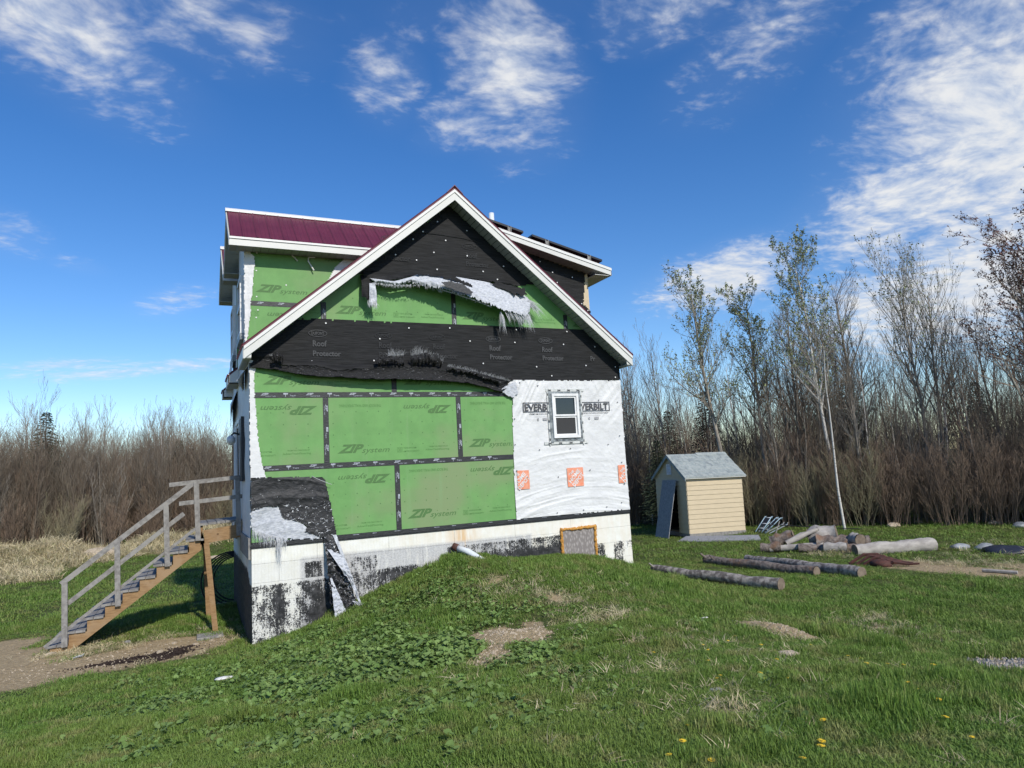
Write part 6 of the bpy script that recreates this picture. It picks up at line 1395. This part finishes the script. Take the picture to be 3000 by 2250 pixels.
# ------------------------------------------------------------------ scattered plants
def scatter(name, variants, pts, rot, scl, vi, label):
    """one object: variants instanced on points by geometry nodes"""
    me = bpy.data.meshes.new(name); me.from_pydata(pts.tolist(), [], [])
    a = me.attributes.new('rot', 'FLOAT_VECTOR', 'POINT'); a.data.foreach_set('vector', rot.ravel())
    a = me.attributes.new('scl', 'FLOAT_VECTOR', 'POINT'); a.data.foreach_set('vector', scl.ravel())
    a = me.attributes.new('vi', 'INT', 'POINT'); a.data.foreach_set('value', vi.astype(np.int32))
    o = bpy.data.objects.new(name, me); COL.objects.link(o); tag(o, label, kind='stuff')
    g = bpy.data.node_groups.new(name, 'GeometryNodeTree'); g.interface.new_socket('Geometry', in_out='INPUT', socket_type='NodeSocketGeometry'); g.interface.new_socket('Geometry', in_out='OUTPUT', socket_type='NodeSocketGeometry')
    gi = g.nodes.new('NodeGroupInput'); go = g.nodes.new('NodeGroupOutput'); jn = g.nodes.new('GeometryNodeJoinGeometry')
    def named(nm, dt):
        n = g.nodes.new('GeometryNodeInputNamedAttribute'); n.data_type = dt; n.inputs['Name'].default_value = nm; return n.outputs['Attribute']
    R_, S_, V_ = named('rot', 'FLOAT_VECTOR'), named('scl', 'FLOAT_VECTOR'), named('vi', 'INT')
    for k, vm in enumerate(variants):
        vo = bpy.data.objects.new(name+'_sample', vm)
        oi = g.nodes.new('GeometryNodeObjectInfo'); oi.inputs['Object'].default_value = vo; oi.inputs['As Instance'].default_value = True
        cp = g.nodes.new('FunctionNodeCompare'); cp.data_type = 'INT'; cp.operation = 'EQUAL'
        ins = [s for s in cp.inputs if s.type == 'INT']; g.links.new(V_, ins[0]); ins[1].default_value = k
        ip = g.nodes.new('GeometryNodeInstanceOnPoints'); g.links.new(gi.outputs[0], ip.inputs['Points']); g.links.new(cp.outputs[0], ip.inputs['Selection'])
        g.links.new(oi.outputs['Geometry'], ip.inputs['Instance']); g.links.new(R_, ip.inputs['Rotation']); g.links.new(S_, ip.inputs['Scale']); g.links.new(ip.outputs[0], jn.inputs[0])
    g.links.new(jn.outputs[0], go.inputs[0])
    md = o.modifiers.new('scatter', 'NODES'); md.node_group = g
    return o
def blade(mb, x, y, h, w, a, bend, mi=0):
    c, s = math.cos(a), math.sin(a); px, py = -s*w/2, c*w/2; rows = []
    for t in (0, .45, .8):
        b = bend*t*t; k = 1-.45*t; rows.append((x+c*b-px*k, y+s*b-py*k, h*t*(1-.25*bend/h*t))); rows.append((x+c*b+px*k, y+s*b+py*k, h*t*(1-.25*bend/h*t)))
    b = bend*1.15; rows.append((x+c*b, y+s*b, h*(1-.35*bend/h)))
    mb.add(rows, [(0, 1, 3, 2), (2, 3, 5, 4), (4, 5, 6)], mi)
def tuft(seed, n, rad, h, w, m, bendf=.5):
    rnd = random.Random(seed); mb = MB()
    for i in range(n):
        r = rad*math.sqrt(rnd.random()); a = rnd.random()*6.28; hh = h*rnd.uniform(.45, 1.15)
        blade(mb, r*math.cos(a), r*math.sin(a), hh, w*rnd.uniform(.7, 1.3), rnd.random()*6.28, hh*rnd.uniform(.1, 1)*bendf)
    return mb.mesh('tuft', m)
rng = np.random.default_rng(5)
CX, CY = -.914, -11.98
def sector(n, r0, r1, a0=-18, a1=68, power=1.0):
    r = (r0**(power)+(r1**power-r0**power)*rng.random(n))**(1/power); a = np.radians(a0+(a1-a0)*rng.random(n))
    return CX+r*np.sin(a), CY+r*np.cos(a)
def inside_house(x, y): return (x > -.05) & (x < W_+.03) & (y > -.01) & (y < D_+.1)
def in_shed(x, y):
    dx, dy = x-14.06, y-6.45; c, s = math.cos(R(8)), math.sin(R(8)); u = dx*c-dy*s; v = dx*s+dy*c
    return (u > -.1) & (u < 2.25) & (v > -.1) & (v < 2.2)
def build_grass():
    xs, ys, sc = [], [], []
    for n, r0, r1, pw, s in ((64000, 2.4, 9, 1.6, 1.0), (42000, 9, 18, 1.7, 1.35), (42000, 18, 48, 1.7, 2.4)):
        x, y = sector(n, r0, r1, power=pw); xs.append(x); ys.append(y); sc.append(np.full(n, s))
    # extra along the foot of the walls
    x = np.concatenate([rng.random(1500)*7.4, -rng.random(300)*.15]); y = np.concatenate([-rng.random(1500)*.25, rng.random(300)*4.8]); xs.append(x); ys.append(y); sc.append(np.full(len(x), 1.15))
    x = np.concatenate(xs); y = np.concatenate(ys); s = np.concatenate(sc)
    d, g, so, st = masks(x, y); n1 = fbm(x*1.3, y*1.3, 4, 21); n2 = fbm(x*5, y*5, 3, 33)
    bare = np.maximum.reduce([d, g, so])+(n2-.45)*1.0
    keep = (bare < .40) & ~inside_house(x, y) & ~in_shed(x, y) & (st+(n1-.47)*3.0 < .72)
    keep &= rng.random(len(x)) < np.clip(.55+1.6*(n1-.25), .35, 1)
    x, y, s, n1, n2, d = x[keep], y[keep], s[keep], n1[keep], n2[keep], d[keep]
    long_ = .25*blob(x, y, 5.4, -.7, 2.4, .8)+blob(x, y, 6.8, -2.4, 1.2, 1.6)+.8*blob(x, y, 3.8, -8.4, 1.5, .6)+.7*blob(x, y, 6, -6.6, 2, 1.0, 20)
    hgt = s**.55*(.42+.75*np.clip((n1-.3)*2, 0, 1)+.75*np.clip(long_, 0, 1))*(.75+.5*rng.random(len(x)))
    hgt *= np.where(d > .12, .7, 1.0)*(1+1.1*np.clip((fbm(x*2.3, y*2.3, 3, 71)-.52)*5, 0, 1))
    hgt *= np.where((x > 7.5) & (y > -4), .62, 1)*np.where(y > 6, .75, 1)
    z = gz(x, y)-.006
    n = len(x); rot = np.stack([rng.normal(0, .12, n), rng.normal(0, .12, n), rng.random(n)*6.28], 1)
    scl = np.stack([s, s, hgt], 1)
    va = [tuft(100+i, 30, .11, .072, .0056, M['grass'], .8) for i in range(6)]
    scatter('lawn_grass', va, np.stack([x, y, z], 1), rot, scl, rng.integers(0, 6, n), 'green lawn grass with uneven darker and drier patches')
def build_leaves():
    def leafclump(seed, n, rad, s):
        rnd = random.Random(seed); mb = MB()
        for i in range(n):
            r = rad*math.sqrt(rnd.random()); a = rnd.random()*6.28; cx, cy = r*math.cos(a), r*math.sin(a); h = rnd.uniform(.03, .085); q = s*rnd.uniform(.5, 1.25); tx, ty = rnd.gauss(0, .35), rnd.gauss(0, .35); a0 = rnd.random()*6.28
            pts = [(cx, cy, h-.1*q)]
            for k in range(9):
                t = a0+(k/8)*5.7; rr = q*(1+.12*math.sin(3*t+seed)+(.12 if k in (1, 7) else 0)); u, v = rr*math.cos(t), rr*math.sin(t); pts.append((cx+u, cy+v, h+tx*u+ty*v+.04*math.sin(2*t+i)*q))
            mb.add(pts, [(0, k, k+1) for k in range(1, 9)])
        return mb.mesh('leaves', M['leaf'])
    pts = []
    patches = [(1.2, -2.6, 1.6, 1.1, 20, 1500), (-.2, -3.1, 1.3, 1.1, 0, 720), (1.7, -4.2, .75, .6, 0, 620), (.7, -3.9, 1.3, .9, 0, 700), (2.9, -2.9, .6, .5, 0, 220), (2.5, -1.3, .9, .5, 30, 340), (1.0, -1.0, .9, .5, 20, 380), (-.7, -1.3, 1.0, .5, 0, 300), (2.3, -5.1, .6, .5, 0, 260), (.4, -6.2, 1.6, 1.1, 0, 420), (-1.3, -4.9, 1.2, 1.1, 0, 200), (-.5, -7.0, 1.0, .8, 0, 140), (1.8, -6.2, 1.1, .8, 0, 160), (3.1, -5.0, .5, .4, 0, 90), (2.6, -7.6, 2.0, 1.0, 0, 60), (4.8, -4.7, .3, .15, 0, 20), (.1, -4.6, 2.4, 2.2, 0, 420)]
    for cx, cy, rx, ry, rt_, n in patches:
        a = rng.normal(0, .6, n)*rx; b = rng.normal(0, .6, n)*ry; c, s = math.cos(R(rt_)), math.sin(R(rt_)); pts.append(np.stack([cx+a*c-b*s, cy+a*s+b*c], 1))
    P = np.concatenate(pts); x, y = P[:, 0], P[:, 1]; d, g, so, st = masks(x, y)
    nn = fbm(x*2.2, y*2.2, 3, 51); k = (np.maximum(d, so) < .38) & (y < -.12) & (rng.random(len(x)) < np.clip((nn-.32)*3.6, .06, .85)); x, y = x[k], y[k]; n = len(x)
    sc = .50+.75*rng.random(n)**1.5+.35*blob(x, y, 1.7, -4.1, .8, .6)
    scatter('broad_leaved_weeds', [leafclump(i, 12, .14, .020) for i in range(5)], np.stack([x, y, gz(x, y)-.012], 1), np.stack([rng.normal(0, .1, n), rng.normal(0, .1, n), rng.random(n)*6.28], 1), np.stack([sc, sc, sc], 1), rng.integers(0, 5, n), 'round-leaved green weeds covering the near slope')
def build_straw():
    n = 30000; x, y = sector(n, 14, 46, -22, 62, 1.5); 
    x2 = rng.normal(13.9, .5, 120); y2 = rng.normal(-2.9, .8, 120); x3 = rng.normal(14.0, .6, 160); y3 = rng.normal(.5, .4, 160); x4 = rng.normal(16.6, 1.0, 70); y4 = rng.normal(-1.6, .7, 70)
    xe, ye = [], []
    for i in range(2400):
        t = rt.random()*10.9; a, b, nx, ny = line_pt(min(t, 10.99)); dd = rt.gauss(.9, .5); xe.append(a+nx*dd); ye.append(b+ny*dd)
    xl, yl = rng.normal(-2.5, .45, 160), rng.normal(1.7, .12, 160)
    # thatch: dead blades lying in the lawn, thickest round the bare spots and on the mound
    tx_, ty_ = [], []
    for (bx, by, rx, ry, r_) in DIRT[9:19]: tx_.append(rng.normal(bx, rx*.8+.12, 90)); ty_.append(rng.normal(by, ry*.8+.12, 90))
    tx_.append(rng.normal(4.1, 1.0, 260)); ty_.append(rng.normal(-2.3, 1.0, 260)); tx_.append(rng.normal(3.4, 1.6, 700)); ty_.append(rng.normal(-7.0, 1.3, 700)); tx_.append(rng.normal(-1.6, 1.0, 700)); ty_.append(rng.normal(1.4, .7, 700))
    tx_, ty_ = np.concatenate(tx_), np.concatenate(ty_); kk = (masks(tx_, ty_)[0] < .6) & (ty_ < 9); tx_, ty_ = tx_[kk], ty_[kk]
    x = np.concatenate([x, x2, x3, x4, xe, xl, tx_]); y = np.concatenate([y, y2, y3, y4, ye, yl, ty_])
    d, g, so, st = masks(x, y); e = np.zeros(len(x), bool); e[30000:] = True
    k = ((st+(fbm(x*.9, y*.9, 3, 9)-.47)*1.3 > .42) | (e & (rng.random(len(x)) < .7))) & ~inside_house(x, y) & ~in_shed(x, y)
    x, y = x[k], y[k]; n = len(x); far = np.hypot(x-CX, y-CY); sc = np.where(far > 19, 1.9, 1.0)*(.7+.6*rng.random(n)); near_ = far < 15.5; hz = np.where(near_, .30, .85)*sc; sc = np.where(near_, sc*.62, sc); rt_ = x > 9; sc = np.where(rt_ & ~near_, sc*.6, sc); hz = np.where(rt_, np.minimum(hz, .45), hz)
    scatter('dry_straw_grass', [tuft(200+i, 26, .14, .20, .008, M['straw'], 1.25) for i in range(4)], np.stack([x, y, gz(x, y)-.01], 1), np.stack([rng.normal(0, .35, n), rng.normal(0, .35, n), rng.random(n)*6.28], 1), np.stack([sc, sc, hz], 1), rng.integers(0, 4, n), 'pale dry grass lying over the bank and at the wood edge')
def build_thicket():
    def shrub(seed, H, stems, m, fan=.22, r=.020):
        rnd = random.Random(seed); mb = MB()
        for i in range(stems):
            a = rnd.random()*6.28; b = Vector((math.cos(a), math.sin(a), 0))*rnd.uniform(.05, .45); d = Vector((math.cos(a)*rnd.uniform(0, fan), math.sin(a)*rnd.uniform(0, fan), 1)).normalized()
            grow(mb, None, b, d, H*rnd.uniform(.65, 1.1), r, 0, 2, rnd, .10, 6, (13, 5, 0, .12), 0, (28, 32, 30))
        for k in range(len(mb.mi)): mb.mi[k] = 0
        return mb.mesh('shrub', m)
    va = [shrub(1, 5.2, 6, M['twig']), shrub(2, 5.0, 6, M['twigpale'], .35), shrub(3, 4.8, 7, M['twigred']), shrub(4, 5.3, 6, M['twig']), shrub(5, 2.5, 13, M['twigolive'], .4, .011), shrub(6, 2.3, 13, M['twigred'], .35, .011)]
    X, Y, S, V = [], [], [], []
    for i in range(1420):
        left = i < 820; t = (rt.random()*4.6) if left else (4.4+rt.random()*6.5); x, y, nx, ny = line_pt(min(t, 10.99)); dpt = rt.random()**1.2*(10 if left else 13)
        X.append(x+nx*dpt); Y.append(y+ny*dpt); S.append(rt.uniform(.80, 1.06)*1.04 if left else rt.uniform(.42, .86)); V.append(rt.choice([0, 0, 1, 2, 3, 3]))
    for i in range(300):
        t = rt.random()*10.9; x, y, nx, ny = line_pt(min(t, 10.99)); dpt = rt.uniform(-.9, 1.2); X.append(x+nx*dpt); Y.append(y+ny*dpt); S.append(rt.uniform(.6, 1.1)); V.append(rt.choice([4, 5, 5] if t > 5.5 else [5, 5, 5, 4]))
    x = np.array(X); y = np.array(Y); s = np.array(S); n = len(x)
    k = ~((x > 12.5) & (x < 17.4) & (y < 9.6) & (y > 4.2)); x, y, s = x[k], y[k], s[k]; V = np.array(V)[k]; n = len(x)
    scatter('thicket', va, np.stack([x, y, gz(x, y)-.05], 1), np.stack([rng.normal(0, .05, n), rng.normal(0, .05, n), rng.random(n)*6.28], 1), np.stack([s, s, s], 1), V, 'dense brown thicket of bare shrubs along the wood edge')
build_grass(); build_leaves(); build_straw(); build_thicket()
for o in bpy.data.objects:      # print, nail dots and threads are too small to pick apart
    if o.type == 'MESH' and o.name.split('.')[0] in ('printing', 'underlay_printing', 'nail_dots', 'fibres', 'cap_nails', 'wrap_printing', 'tape_printing', 'nail_heads', 'louvres', 'wall', 'wrap_logo', 'webbing', 'spray_foam'): o['kind'] = 'stuff'
